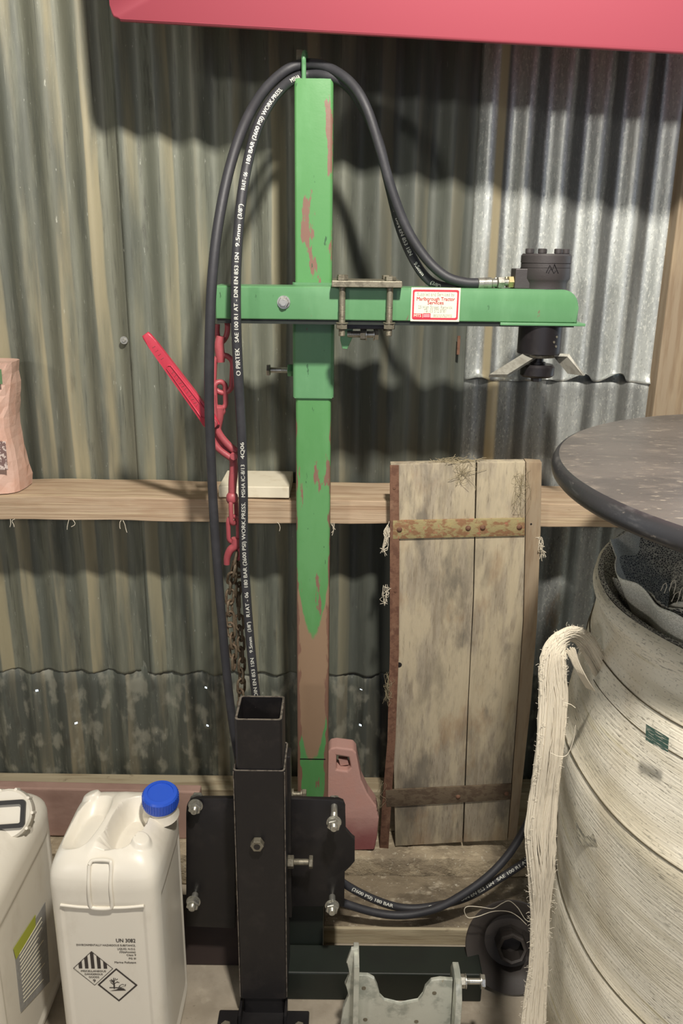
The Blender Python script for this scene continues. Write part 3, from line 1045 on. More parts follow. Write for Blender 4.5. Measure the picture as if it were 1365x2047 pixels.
# plain hose (outer)
hoseA = [(968, 566, 1.53), (930, 565, 1.535), (890, 552, 1.545), (850, 515, 1.555), (812, 455, 1.56), (783, 380, 1.56), (760, 300, 1.56), (732, 215, 1.565), (700, 165, 1.585), (655, 135, 1.61),
         (612, 128, 1.62), (570, 142, 1.615), (525, 185, 1.58), (488, 250, 1.53), (458, 340, 1.49), (436, 450, 1.46), (424, 560, 1.445), (419, 680, 1.445), (418, 800, 1.46), (422, 920, 1.475),
         (428, 1040, 1.485), (437, 1160, 1.49), (447, 1280, 1.495), (458, 1390, 1.50), (472, 1490, 1.50), (492, 1580, 1.50), (540, 1690, 1.50), (610, 1765, 1.50), (690, 1806, 1.50), (780, 1829, 1.50), (860, 1820, 1.50),
         (930, 1785, 1.51), (990, 1738, 1.53), (1035, 1680, 1.56), (1075, 1600, 1.59), (1120, 1500, 1.60)]
hoseB = [(962, 568, 1.558), (920, 573, 1.56), (880, 572, 1.575), (850, 553, 1.58), (822, 510, 1.585), (798, 450, 1.585), (778, 370, 1.585), (757, 285, 1.585), (730, 222, 1.59), (695, 172, 1.60), (655, 152, 1.61),
         (612, 150, 1.625), (575, 166, 1.60), (540, 205, 1.56), (512, 262, 1.525), (492, 340, 1.495), (479, 430, 1.475), (472, 540, 1.46), (472, 650, 1.455), (477, 760, 1.46), (483, 870, 1.47),
         (486, 980, 1.48), (487, 1080, 1.49), (492, 1180, 1.50), (500, 1280, 1.50), (511, 1385, 1.50), (528, 1480, 1.50), (560, 1580, 1.51), (610, 1690, 1.52), (660, 1745, 1.52), (720, 1785, 1.525), (790, 1812, 1.53), (850, 1814, 1.53),
         (930, 1795, 1.53), (1000, 1755, 1.54), (1060, 1715, 1.56), (1115, 1668, 1.58), (1170, 1600, 1.60)]
hA, pathA = hose(hoseA, 'plain black hydraulic hose, outermost of the two looped over the green post', [])
T_ = [('O PIRTEK', (479, 748), (478, 690), .0074, 0), ('SAE 100 R1 AT - DIN EN 853 1SN', (476, 680), (479, 503), .0066, 0), ('9.5mm', (480, 492), (482, 448), .0066, 0), ('(3/8")', (482, 440), (485, 412), .0066, 0),
      ('R1AT - 06', (488, 388), (492, 350), .0066, 0), ('180 BAR (2600 PSI) WORK.PRESS.', (496, 328), (556, 180), .0066, 0), ('MSHA', (575, 166), (592, 154), .0066, 0),
      ('MSHA IC-8/13', (488, 990), (486, 922), .0066, 0), ('4Q06', (485, 912), (483, 885), .0066, 0),
      ('180 BAR (2600 PSI) WORK.PRESS.', (493, 1168), (487, 1005), .0070, 0), ('R1AT - 06', (497, 1226), (494, 1182), .0070, 0), ('(3/8")', (500, 1262), (498, 1236), .0066, 0), ('9.5mm', (503, 1302), (501, 1272), .0066, 0),
      ('- DIN EN 853 1SN', (511, 1392), (504, 1310), .0068, 0),
      ('PIRTEK', (756, 280), (772, 335), .0070, 0), ('SAE 100 R1 AT - DIN EN 853 1SN', (776, 350), (826, 508), .0066, 0), ('9.5mm', (832, 522), (850, 550), .0066, 0), ('(3/8")', (862, 562), (882, 572), .0060, 0),
      ('(2600 PSI) 180 BAR', (700, 1775), (785, 1811), .0066, 0), ('DIN EN 853 1SN', (925, 1797), (985, 1763), .0066, 0), ('SAE 100 R1 AT -', (990, 1760), (1060, 1715), .0066, 0), ('9.5mm', (860, 1813), (900, 1804), .0060, 0)]
hB, pathB = hose(hoseB, 'black hydraulic hose printed with white lettering, inner of the two loops', T_)
for h, y0, z0_, first in ((hA, 1.53, 0, W(968, 566, 1.53)), (hB, 1.558, 0, W(962, 568, 1.558))):
    xq = first.x
    d = (Vector((W(1032, 563, MY - .02).x, MY + (-.010 if h is hA else .010), W(1032, 563, MY).z)) - first)
    L_ = d.length
    bm = lathe(first - d.normalized() * .012, d, [(HR, 0), (.0098, .001), (.0098, L_ * .42), (.0075, L_ * .46), (.0075, L_ * .60), (0, L_ * .6)], 18)
    obj('crimped_ferrule', bm, M['zinc'], h, True)
    bm = hexa(first + d * .42, d, .0185, L_ * .2)
    cyl(first + d * .62, d, .006, L_ * .2, 12, bm)
    obj('swivel_nut', bm, M['zinc'], h, True)
    obj('adaptor', hexa(first + d * .76, d, .0185, L_ * .17), M['brass'], h, True)


# ------------------------------------------------------------------ red load binder and chain
def link_bm(L, w, r, seg=8, n=9):
    """chain link along +Z in the XZ plane, centred"""
    pts = []
    h = L / 2 - w / 2
    for k in range(n):
        a = pi * k / (n - 1)
        pts.append(Vector((w / 2 * cos(a), 0, h + w / 2 * sin(a))))
    for k in range(n):
        a = pi + pi * k / (n - 1)
        pts.append(Vector((w / 2 * cos(a), 0, -h + w / 2 * sin(a))))
    bm = bmesh.new()
    m_ = len(pts)
    rings = []
    for i, p in enumerate(pts):
        T = (pts[(i + 1) % m_] - pts[i - 1]).normalized()
        nn = T.cross(Vector((0, 1, 0))).normalized()
        rings.append([bm.verts.new(p + nn * r * cos(2 * pi * k / seg) + Vector((0, 1, 0)) * r * sin(2 * pi * k / seg)) for k in range(seg)])
    for i in range(m_):
        a, b = rings[i], rings[(i + 1) % m_]
        for k in range(seg):
            bm.faces.new((a[k], a[(k + 1) % seg], b[(k + 1) % seg], b[k]))
    return bm


def place_link(me, mt, c, d, twist, parent, nm='chain_link'):
    o = link(nm, me, mt, None)
    R = Vector(d).normalized().to_track_quat('Z', 'Y').to_matrix().to_4x4()
    o.parent = parent
    o.matrix_parent_inverse = Matrix.Translation(-chain_loc(parent))
    o.matrix_basis = Matrix.Translation(c) @ R @ Matrix.Rotation(twist, 4, 'Z')
    return o


BY = 1.545
binder = thing('load_binder', 'red lever load binder hanging from the left end of the green crossarm', 'binder', W(443, 655, BY))


def mk(bm, nm='m', smooth=True):
    me = bpy.data.meshes.new(nm)
    bmesh.ops.recalc_face_normals(bm, faces=bm.faces)
    bm.to_mesh(me)
    bm.free()
    if smooth:
        for p in me.polygons:
            p.use_smooth = True
    return me


lv0, lv1 = W(289, 668, 1.50), W(428, 856, 1.50)
dl = (lv1 - lv0)
nl = Vector((dl.z, 0, -dl.x)).normalized()
if nl.x < 0:
    nl = -nl
prof = [(0, .0065), (.03, .0082), (.12, .0090), (.32, .0100), (.55, .0112), (.80, .0125), (.92, .0150), (1.0, .0120)]
out = [lv0 + dl * t + nl * w for t, w in prof] + [lv0 + dl * t - nl * w for t, w in prof[::-1]]
lever = obj('lever', prism(out, (0, 1, 0), .012, .003, seg=3), M['redlever'], binder, True, 45)
# raised rim of the lever channel and cast lettering
rim = [lv0 + dl * t + nl * w for t, w in ((.34, .0045), (.60, .0062), (.86, .0075))] + [lv0 + dl * .885] + [lv0 + dl * t - nl * w for t, w in ((.86, .0075), (.60, .0062), (.34, .0045))] + [lv0 + dl * .325]
rim = [p + Vector((0, -.0004, 0)) for p in rim]
obj('channel_rim', tube(rim + [rim[0]], .0016, 8, caps=False), M['redlever'], lever, True, 60)
# cast marks along the channel
cm = bmesh.new()
for k in range(11):
    t = .40 + k * .035
    a = lv0 + dl * t
    tube([a - nl * .0025 + Vector((0, -.0003, 0)), a + nl * .0025 + dl.normalized() * rnd.uniform(-.002, .002) + Vector((0, -.0003, 0))], .0007, 6, cm)
for k in range(4):
    t = .13 + k * .04
    a = lv0 + dl * t
    tube([a - nl * .0028 + Vector((0, -.0003, 0)), a + nl * .0028 + Vector((0, -.0003, 0))], .0007, 6, cm)
tag(obj('cast_marks', cm, M['red'], lever, True), kind='stuff')


def rod(pxs, Y, r, nm, mt=M['red'], flat=1.0):
    return obj(nm, tube(catmull([W(u, v, Y) for u, v in pxs], 6), r, 12, flat=flat), mt, binder, True, 60)


rod([(452, 640), (455, 652), (452, 672), (441, 684), (434, 668), (434, 648)], BY, .0052, 'top_shackle')
rod([(441, 672), (438, 690), (440, 710), (441, 724)], BY - .008, lambda t: .0075 + .004 * sin(pi * t) * .4, 'eye_shank')
place_link(mk(link_bm(.070, .034, .0052)), M['red'], W(446, 748, BY - .008), (0.08, 0, 1), pi / 2, binder, 'binder_link')
place_link(mk(link_bm(.050, .020, .0050)), M['red'], W(440, 790, BY - .012), (0, 0, 1), .3, binder, 'binder_link')
obj('swivel_ball', lathe(W(436, 822, BY - .012), (0, 0, 1), [(0, -.012), (.008, -.011), (.013, -.005), (.0145, 0), (.013, .006), (.008, .011), (0, .012)], 18), M['red'], binder, True, 60)
rod([(437, 815), (436, 835), (432, 860), (434, 880), (448, 896), (470, 910)], BY - .018, lambda t: .0105 - .003 * t, 'binder_yoke')
rod([(424, 790), (428, 830), (436, 862), (452, 885), (472, 903)], BY - .030, lambda t: .0062 + .001 * t, 'yoke_side')
rod([(417, 832), (420, 868), (436, 896), (468, 920)], BY - .030, .0062, 'yoke_side')
obj('pivot_pin', cyl(W(425, 848, 1.49), (0, 1, 0), .008, .045, 18, None, .001), M['red'], binder, True)
obj('pivot_pin', cyl(W(467, 913, BY - .045), (0, 1, 0), .0075, .04, 18, None, .001), M['red'], binder, True)
rod([(466, 912), (467, 940), (465, 965), (464, 988)], BY - .024, lambda t: .0085 - .002 * abs(t - .5), 'lower_shank')
obj('lower_swivel', lathe(W(464, 995, BY - .024), (0, 0, 1), [(0, -.011), (.009, -.010), (.012, -.004), (.011, .005), (.007, .011), (0, .012)], 16), M['red'], binder, True, 60)
place_link(mk(link_bm(.050, .018, .0045)), M['red'], W(467, 1022, BY - .024), (0, 0, 1), 1.1, binder, 'binder_link')
place_link(mk(link_bm(.052, .020, .0045)), M['red'], W(466, 1058, BY - .024), (.0, 0, 1), .5, binder, 'binder_link')
rod([(472, 1076), (470, 1090), (460, 1100), (454, 1114), (453, 1128)], BY - .026, lambda t: .0095 - .0035 * t, 'grab_hook')
rod([(470, 1084), (478, 1096), (480, 1108), (474, 1118)], BY - .020, lambda t: .007 - .002 * t, 'hook_tip')
LMESH = mk(link_bm(.034, .0155, .0030, 7, 6))
LMESH.materials.append(M['chainrust'])
chain = thing('steel_chain', 'rusty steel chain hanging in two strands from the red binder hook', 'chain', W(478, 1108, BY - .02))


def strand(pxs, Y, tw=0.0):
    path = catmull([W(u, v, y) for (u, v), y in zip(pxs, Y)], 12)
    cum = [0]
    for a, b in zip(path, path[1:]):
        cum.append(cum[-1] + (b - a).length)
    pitch = .0245
    s, k = pitch / 2, 0
    while s < cum[-1]:
        i = max(j for j in range(len(cum)) if cum[j] <= s)
        i = min(i, len(path) - 2)
        c = path[i].lerp(path[i + 1], (s - cum[i]) / (cum[i + 1] - cum[i]))
        place_link(LMESH, None, c, path[i + 1] - path[i], (pi / 2 * (k % 2)) + .35 + tw + .15 * sin(k * 2.3), chain)
        s += pitch
        k += 1


strand([(474, 1104), (466, 1140), (460, 1180), (460, 1240), (465, 1290), (468, 1345)], [BY - .02, BY - .02, BY, BY, BY, BY], 0)
strand([(478, 1108), (479, 1150), (476, 1190), (479, 1250), (483, 1320), (482, 1390), (486, 1440)], [BY - .01, BY, BY + .01, BY + .01, BY + .01, BY + .01, BY + .01], .6)

# ------------------------------------------------------------------ black hollow stand
TY = 1.31
TX = (W(468, 1700, TY).x + W(573, 1700, TY).x) / 2
zo = W(520, 1542, TY).z
zi = W(520, 1440, TY + .005).z
stand = thing('black_steel_stand', 'black painted square steel stand with bolted side plates, in front of the green post', 'stand', (TX, TY + .0485, 0))
hw = .0485
o_ = rrect(TX - hw, TX + hw, TY, TY + 2 * hw, .007)
i_ = rrect(TX - hw + .005, TX + hw - .005, TY + .005, TY + 2 * hw - .005, .004)
obj('outer_tube', hollow(o_, i_, .052, zo), M['black'], stand, True, 40)
hi = .0433
o2 = rrect(TX - hi, TX + hi, TY + .0052, TY + .0052 + 2 * hi, .007)
i2 = rrect(TX - hi + .005, TX + hi - .005, TY + .0102, TY + 2 * hi, .005)
obj('inner_tube', hollow(o2, i2, .0, zi), M['black'], stand, True, 40)
# worn rims of both tubes
obj('worn_rim', hollow(rrect(TX - hi + .0006, TX + hi - .0006, TY + .0058, TY + .0046 + 2 * hi, .0065), rrect(TX - hi + .0044, TX + hi - .0044, TY + .0096, TY + .0006 + 2 * hi, .005), zi - .001, zi + .0006), M['blackworn'], stand)
obj('worn_rim', hollow(rrect(TX - hw + .0006, TX + hw - .0006, TY + .0006, TY - .0006 + 2 * hw, .0065), rrect(TX - hw + .0035, TX + hw - .0035, TY + .0035, TY - .0035 + 2 * hw, .005), zo - .001, zo + .0006), M['blackworn'], stand)
for sx in (-1, 1):
    obj('worn_corner', B(TX + sx * (hw - .0012) - .0009, TX + sx * (hw - .0012) + .0009, TY + .0003, TY + .003, .055, zo - .002, bev=.0006), M['blackworn'], stand)
PYP = 1.398


def plate(pxs, nm, y=PYP, th=.011):
    return obj(nm, prism(PX(pxs, y), (0, 1, 0), th, .001), M['black'], stand, True, 30)


plate([(470, 1597), (392, 1597), (380, 1601), (373, 1612), (372, 1625), (372, 1852), (470, 1856)], 'side_plate')
plate([(572, 1597), (676, 1600), (686, 1604), (690, 1614), (690, 1660), (700, 1672), (709, 1678), (709, 1722), (698, 1734), (688, 1742), (688, 1812), (572, 1812)], 'side_plate')
obj('back_bar', B(TX + hw - .004, TX + hw + .006, TY + hw + .01, TY + 2 * hw - .006, .2, W(572, 1490, TY + 2 * hw).z, bev=.002), M['black'], stand)
# bolts of the plates: nut end towards the viewer
for (u, v, u2, v2) in ((668, 1612, 667, 1658), (390, 1788, 385, 1818), (664, 1792, 659, 1826), (392, 1606, 387, 1624)):
    a = W(u, v, PYP)
    d = ray(u2, v2)
    L_ = max(.022, PYP - (EYE + d * ((a.z - H) / d.z)).y)
    st = Vector((a.x, PYP + .011, a.z))
    b_ = bolt(st, (0, -1, 0), L_ + .011, .0068, stand, M['zinc'], nut=L_ + .011 - .020, headaf=.0235)
p = W(600, 1723, TY + hw)
bm = hexa(Vector((TX + hw, TY + hw, p.z)), (1, 0, 0), .022, .012)
obj('welded_nut', bm, M['oldzinc'], stand, True)
bolt(Vector((TX + hw + .042, TY + hw, p.z)), (-1, 0, 0), .04, .006, stand, M['oldzinc'], nm='clamp_screw', washer=False, headaf=.022)
p = W(515, 1683, TY)
bm = hexa(p, (0, -1, 0), .022, .014)
obj('welded_nut', bm, M['oldzinc'], stand, True)
obj('nut_bore', cyl(p + Vector((0, -.0135, 0)), (0, -1, 0), .0062, .001, 18), M['blackplastic'], stand, True)
obj('base_plate', B(TX - .093, TX + .093, TY - .10, TY + .012, 0, .009, bev=.003), M['black'], stand)
for sx in (-1, 1):
    obj('base_bolt', hexa((TX + sx * .074, TY - .03, .009), (0, 0, 1), .018, .008), M['oldzinc'], stand)
    obj('gusset', B(TX + sx * .0435, TX + sx * .0485, TY - .03, TY + .012, .009, .04), M['black'], stand)


# ------------------------------------------------------------------ jerrycans
def jerry(name, label, x0, x1, y0, y1, zt, yaw=0.0, panel=True):
    t = thing(name, label, 'jerrycan', ((x0 + x1) / 2, (y0 + y1) / 2, 0))
    cx, cy, a, b = (x0 + x1) / 2, (y0 + y1) / 2, (x1 - x0) / 2, (y1 - y0) / 2
    Rz = Matrix.Rotation(yaw, 3, 'Z')

    def tr(v):
        return Vector((cx, cy, 0)) + Rz @ Vector(v)
    seg = 260

    def sup(a_, b_, th, n=7):
        c, s = cos(th), sin(th)
        return (a_ * abs(c) ** (2 / n) * (1 if c >= 0 else -1), b_ * abs(s) ** (2 / n) * (1 if s >= 0 else -1))
    bm = bmesh.new()
    zs = zt - .062
    rows = [(0.0, .94), (.004, .97), (.012, .99), (.022, 1.0)]
    z = .03
    while z < zs:
        rows.append((z, 1.0))
        z += .006
    rings = []
    for z, s in rows:
        ring = []
        for k in range(seg):
            th = 2 * pi * k / seg
            x, y = sup(a * s, b * s, th)
            off = 0
            if z > .02:
                e = min(1, min(z - .03, zs - .04 - z) / .006)
                if e > 0 and panel:
                    if abs(x) < a * .76 and abs(y) > b * .9:
                        y -= math.copysign(.0035 * e * min(1, (a * .76 - abs(x)) / .006), y)
                    if abs(y) < b * .74 and abs(x) > a * .9:
                        x -= math.copysign(.0035 * e * min(1, (b * .74 - abs(y)) / .006), x)
            ring.append(bm.verts.new(tr((x, y, z))))
        rings.append(ring)
    NT = 70
    for j in range(1, NT + 1):
        q = j / NT
        s = 1 - q
        # shoulder: superelliptic roll-over then nearly flat top, valley for the handle
        zz = zs + (zt - zs) * (1 - (s ** 4.2)) ** .62
        ring = []
        for k in range(seg):
            th = 2 * pi * k / seg
            n = 7 - 4.2 * q
            x, y = sup(a * s, b * s, th, n)
            dz = 0
            yy = y + .01
            gx = -.010 + .12 * (y + b) - .012
            ax = abs(x - gx)
            vx = (ax - .038) / .030
            vy = (y + b * .08) / (b * .56)
            r_ = (abs(vx) ** 2.6 + abs(vy) ** 2.6)
            if r_ < 1.25:
                dz -= (.040 if x > gx else .026) * max(0, min(1, (1.25 - r_) * 1.1))
            if ax < .016:
                dz += .004 * (1 - (ax / .016) ** 2) * (1 if abs(y) < b * .6 else max(0, 1 - (abs(y) - b * .6) / .02))
            # groove from the handle to the front edge
            if abs(x) < .012 and y < -b * .5:
                dz -= .006 * (1 - abs(x) / .012)
            # four stacking pips
            for px_, py_ in ((-.66, .62), (.62, -.52)):
                d2 = ((x - a * px_) ** 2 + (y - b * py_) ** 2)
                dz += .007 * (1 if d2 < .014 ** 2 else max(0, 1 - (sqrt(d2) - .014) / .005))
            ring.append(bm.verts.new(tr((x, y, zz + dz - .010 * max(0, -y / b) * q))) if j < NT or True else None)
        rings.append(ring)
    for r0, r1 in zip(rings, rings[1:]):
        for k in range(seg):
            bm.faces.new((r0[k], r0[(k + 1) % seg], r1[(k + 1) % seg], r1[k]))
    bm.faces.new(rings[0][::-1])
    bmesh.ops.remove_doubles(bm, verts=bm.verts[:], dist=.0002)
    obj('can_body', bm, M['plastic'], t, True, 60)
    # moulded U on the front shoulder
    return t, tr, a, b, zs, zt


C2Y0, C2Y1 = 1.17, 1.395
cx0 = W(96, 1850, C2Y0).x
cx1 = -.311
zcan = .512
c2, tr2, a2, b2, zs2, zt2 = jerry('jerrycan', 'white plastic jerrycan with blue screw cap and hazard diamonds', cx0, cx1, C2Y0, C2Y1, zcan)
# blue cap at the back right
cp = W(326, 1606, C2Y1 - .085)
cp = WZ(321, 1612, zcan - .006)
nk = Vector((cp.x, cp.y, zcan - .022))
tilt = Vector((.06, -.16, 1)).normalized()
obj('neck', lathe(nk, tilt, [(.034, 0), (.031, .010), (.0295, .024), (0, .024)], 32), M['plastic'], c2, True)
cap = bmesh.new()
seg = 60
prof = [(0, .026), (.0325, .026), (.033, .030), (.033, .050), (.0305, .0535), (.024, .0545), (.0235, .0525), (0, .0525)]
lathe(nk, tilt, prof, seg, cap)
capo = obj('screw_cap', cap, M['blue'], c2, True, 30)
R_ = basis(tilt)
rb = bmesh.new()
for k in range(40):
    a = 2 * pi * k / 40
    q0 = nk + R_ @ Vector((.0332 * cos(a), .0332 * sin(a), .031))
    q1 = nk + R_ @ Vector((.0332 * cos(a), .0332 * sin(a), .049))
    tube([q0, q1], .0008, 5, rb)
tag(obj('cap_knurling', rb, M['blue'], capo, True), kind='stuff')
# moulded strap on the front shoulder
u0, u1 = -.020, .018
yf = -b2
pts = [tr2(v) for v in ((u0, yf + .012, zt2 - .026), (u0, yf - .0005, zt2 - .060), (u0, yf - .001, zt2 - .098), (u0 + .006, yf - .001, zt2 - .106), (u1 - .006, yf - .001, zt2 - .106), (u1, yf - .001, zt2 - .098), (u1, yf - .0005, zt2 - .060), (u1, yf + .012, zt2 - .026), (u1 - .006, yf + .017, zt2 - .021), (u0 + .006, yf + .017, zt2 - .021))]
obj('moulded_strap', tube(catmull(pts + [pts[0]], 5), .0034, 10), M['plastic'], c2, True, 60)
obj('moulded_ridge', tube(catmull([tr2((-a2 * .74, yf + .001, zs2 - .040)), tr2((-a2 * .3, yf + .0005, zs2 - .044)), tr2((a2 * .3, yf + .0005, zs2 - .044)), tr2((a2 * .74, yf + .001, zs2 - .040))], 5), .0028, 8), M['plastic'], c2, True, 60)
# hazard print on the front panel; plane slightly proud of the recessed panel
FY = C2Y0 + .0035 - .0006


def fp(u, v):
    return W(u, v, FY)


ink = M['ink']
pw = fp(271, 1890).x


def rtext(s, u_right, v_base, u_left, size, bold=0.0):
    o = fp(u_right, v_base)
    w = o.x - fp(u_left, v_base).x
    text_on(s, size, o, XD, ZD, ink, c2, 'RIGHT', 'hazard_lettering', bold, width=w)


rtext('UN 3082', 271, 1884, 232, .0115, .0003)
rtext('ENVIRONMENTALLY HAZARDOUS SUBSTANCE,', 271, 1892, 153, .0058, .0001)
rtext('LIQUID, N.O.S.', 271, 1899, 235, .0058, .0001)
rtext('(Glyphosate)', 271, 1905, 239, .0058, .0001)
rtext('Class 9', 272, 1911, 253, .0058, .0001)
rtext('PG III', 272, 1918, 258, .0058, .0001)
rtext('Marine Pollutant', 272, 1926, 229, .0062, .0001)


def diamond(cu, cv, ru, rv, th, nm):
    c = fp(cu, cv)
    dx = fp(cu + ru, cv).x - c.x
    dzv = c.z - fp(cu, cv + rv).z
    bm = bmesh.new()
    o4 = [Vector((c.x + dx * k[0], FY, c.z + dzv * k[1])) for k in ((1, 0), (0, 1), (-1, 0), (0, -1))]
    i4 = [Vector((c.x + (dx - th) * k[0], FY, c.z + (dzv - th) * k[1])) for k in ((1, 0), (0, 1), (-1, 0), (0, -1))]
    ring2(o4, i4, bm)
    obj(nm, bm, ink, c2)
    return c, dx, dzv


c, dx, dzv = diamond(186, 1936, 40, 34, .0014, 'hazard_diamond')
bm = bmesh.new()
for k in range(-2, 3):
    xk = k * dx * .31
    hwid = dx * .085
    top = (1 - abs(xk) / dx) * dzv
    t0 = (1 - abs(xk - hwid) / dx) * dzv if abs(xk - hwid) < dx else 0
    t1 = (1 - abs(xk + hwid) / dx) * dzv if abs(xk + hwid) < dx else 0
    bm.faces.new([bm.verts.new(Vector((c.x + a_, FY - .0001, c.z + z_))) for a_, z_ in ((xk - hwid, 0), (xk + hwid, 0), (xk + hwid, t1), (xk, top), (xk - hwid, t0))])
obj('hazard_stripes', bm, ink, c2)
for s, dz_, w_, sz in (('MISCELLANEOUS', -.20, 1.25, .0056), ('DANGEROUS', -.38, .90, .0056), ('GOODS', -.55, .52, .0056), ('9', -.80, .14, .0095)):
    text_on(s, sz, Vector((c.x, FY - .0001, c.z + dzv * dz_)), XD, ZD, ink, c2, 'CENTER', 'hazard_lettering', .00015, width=w_ * dx)
c, dx, dzv = diamond(235, 1969, 40, 33, .0042, 'hazard_diamond')
bm = bmesh.new()
def br(pts, r):
    tube([Vector((c.x + a_ * dx, FY, c.z + b__ * dzv)) for a_, b__ in pts], r, 4, bm, flat=.3, up=(1, 0, 0))
br([(-.18, -.22), (-.17, .05), (-.20, .28)], .0014)
for e in ([(-.18, .0), (-.34, .16)], [(-.18, .08), (-.30, .34)], [(-.18, .06), (.02, .20)], [(-.18, .12), (-.08, .40)], [(-.25, .2), (-.38, .26)], [(-.06, .3), (.03, .36)], [(-.02, .17), (.10, .14)], [(-.2, .25), (-.16, .42)]):
    br(e, .0007)
obj('dead_tree_symbol', bm, ink, c2)
bm = bmesh.new()
bm.faces.new([bm.verts.new(Vector((c.x + a_ * dx, FY - .0001, c.z + b__ * dzv))) for a_, b__ in ((-.42, -.14), (.02, -.14), (.08, -.19), (-.42, -.19))])
bm.faces.new([bm.verts.new(Vector((c.x + a_ * dx, FY - .0001, c.z + b__ * dzv))) for a_, b__ in ((-.42, -.36), (.40, -.32), (.28, -.20), (.12, -.16), (-.10, -.28))])
obj('ground_symbol', bm, ink, c2)
bm = bmesh.new()
fo = [(.02, -.16), (.10, -.02), (.24, .06), (.34, .02), (.42, .06), (.40, -.06), (.30, -.08), (.18, -.14)]
fo_o = [Vector((c.x + a_ * dx, FY - .0001, c.z + b__ * dzv)) for a_, b__ in fo]
cc = sum(fo_o, Vector()) / len(fo_o)
ring2(fo_o, [cc + (q - cc) * .72 for q in fo_o], bm)
obj('fish_symbol', bm, ink, c2)

# left can, partly out of frame
c1, tr1, a1, b1, zs1, zt1 = jerry('jerrycan', 'white plastic jerrycan with a grey and lime side label at the left edge', -.845, -.585, 1.09, 1.45, .478)
nk1 = WZ(10, 1640, .48)
tl1 = Vector((.10, -.75, .55)).normalized()
obj('neck', lathe(nk1 + Vector((0, .03, -.05)), (0, -.35, 1), [(.036, 0), (.034, .03), (0, .03)], 28), M['plastic'], c1, True)
cpo = nk1 + Vector((0, .015, .002))
bm = lathe(cpo, tl1, [(.0, -.022), (.044, -.022), (.046, -.018), (.046, .008), (.042, .014), (0, .014)], 36)
c1c = obj('screw_cap', bm, M['plastic'], c1, True, 30)
R1 = basis(tl1)
bm = bmesh.new()
for k in range(10):
    a = 2 * pi * k / 10
    q = cpo + R1 @ Vector((.046 * cos(a), .046 * sin(a), -.015))
    tube([q, q + tl1 * .026], .003, 6, bm)
tag(obj('cap_lugs', bm, M['plastic'], c1c, True), kind='stuff')
bm = bmesh.new()
oo = [cpo + R1 @ Vector((x, y, .0145)) for x, y in rrect(-.036, .036, -.025, .025, .008)]
ii = [cpo + R1 @ Vector((x, y, .0145)) for x, y in rrect(-.028, .028, -.017, .017, .004)]
ring2(oo, ii, bm)
ext = bmesh.ops.extrude_face_region(bm, geom=bm.faces[:])
for v in [g_ for g_ in ext['geom'] if isinstance(g_, bmesh.types.BMVert)]:
    v.co += tl1 * .008
obj('cap_pull_ring', bm, M['blackplastic'], c1c)
# label on the right flank (plane x = -.585), flat print
LX = -.585 - .0026


def flank(u, v):
    d = ray(u, v)
    return EYE + d * (LX / d.x)


lab = [flank(30, 1906), flank(90, 1803), flank(99, 1962), flank(42, 2024)]
bm = prism(lab, (1, 0, 0), .0006)
lo = obj('side_label', bm, M['grey_label'], c1)
band = [flank(26, 1896), flank(70, 1828), flank(70, 1852), flank(31, 1918)]
obj('label_band', prism([q + Vector((.0008, 0, 0)) for q in band], (1, 0, 0), .0003), M['lime'], lo)
bm = bmesh.new()
for k in range(14):
    t = .1 + k * .06
    a_ = lab[0].lerp(lab[3], t).lerp(lab[1].lerp(lab[2], t), .1)
    e_ = lab[0].lerp(lab[3], t).lerp(lab[1].lerp(lab[2], t), rnd.uniform(.6, .9))
    tube([a_ + Vector((.0008, 0, 0)), e_ + Vector((.0008, 0, 0))], .0009, 4, bm)
tag(obj('label_small_print', bm, M['white'], lo), kind='stuff')

# boards behind the cans
rb0 = W(-60, 1560, 1.70)
bm = B(-1.3, W(400, 1600, 1.745).x, 1.735, 1.765, LZ, .232, bev=.004, rot=Matrix.Rotation(.012, 3, 'Y'), piv=(-.3, 1.75, LZ))
tag(obj('pink_board', bm, M['redboard']), 'long pinkish brown board standing on the ledge behind the jerrycans', 'board')
bm = B(W(340, 1900, 1.45).x, W(480, 1900, 1.45).x, 1.44, 1.47, 0, .165, bev=.003)
tag(obj('dark_board', bm, M['darkboard']), 'dark brown board on the floor left behind the black stand', 'board')

# ------------------------------------------------------------------ plank door (weathered boards)
TYB, BYB = 1.628, 1.715
zt_, zb_ = W(900, 926, TYB).z, LZ + .001


def dpt(u, v, off=0.0):
    """point on the leaning board's front plane"""
    n = Vector((0, -(zt_ - zb_), -(TYB - BYB) * -1))
    n = Vector((0, -(zt_ - zb_), (TYB - BYB)))
    n.normalize()
    p0 = Vector((0, BYB, zb_))
    d = ray(u, v)
    t = (p0 - EYE).dot(n) / d.dot(n)
    return EYE + d * t + n * off, n


door = thing('plank_gate', 'weathered two-plank wooden panel with rusty straps leaning on the timber rail', 'panel', (dpt(910, 1690)[0].x, BYB, LZ))


def plank(pxs, th, mt, nm, front=0.0, bev=.002):
    pts = [dpt(u, v, front)[0] for u, v in pxs]
    n = dpt(900, 1200)[1]
    return obj(nm, prism(pts, -n, th, bev), mt, door, True, 30)


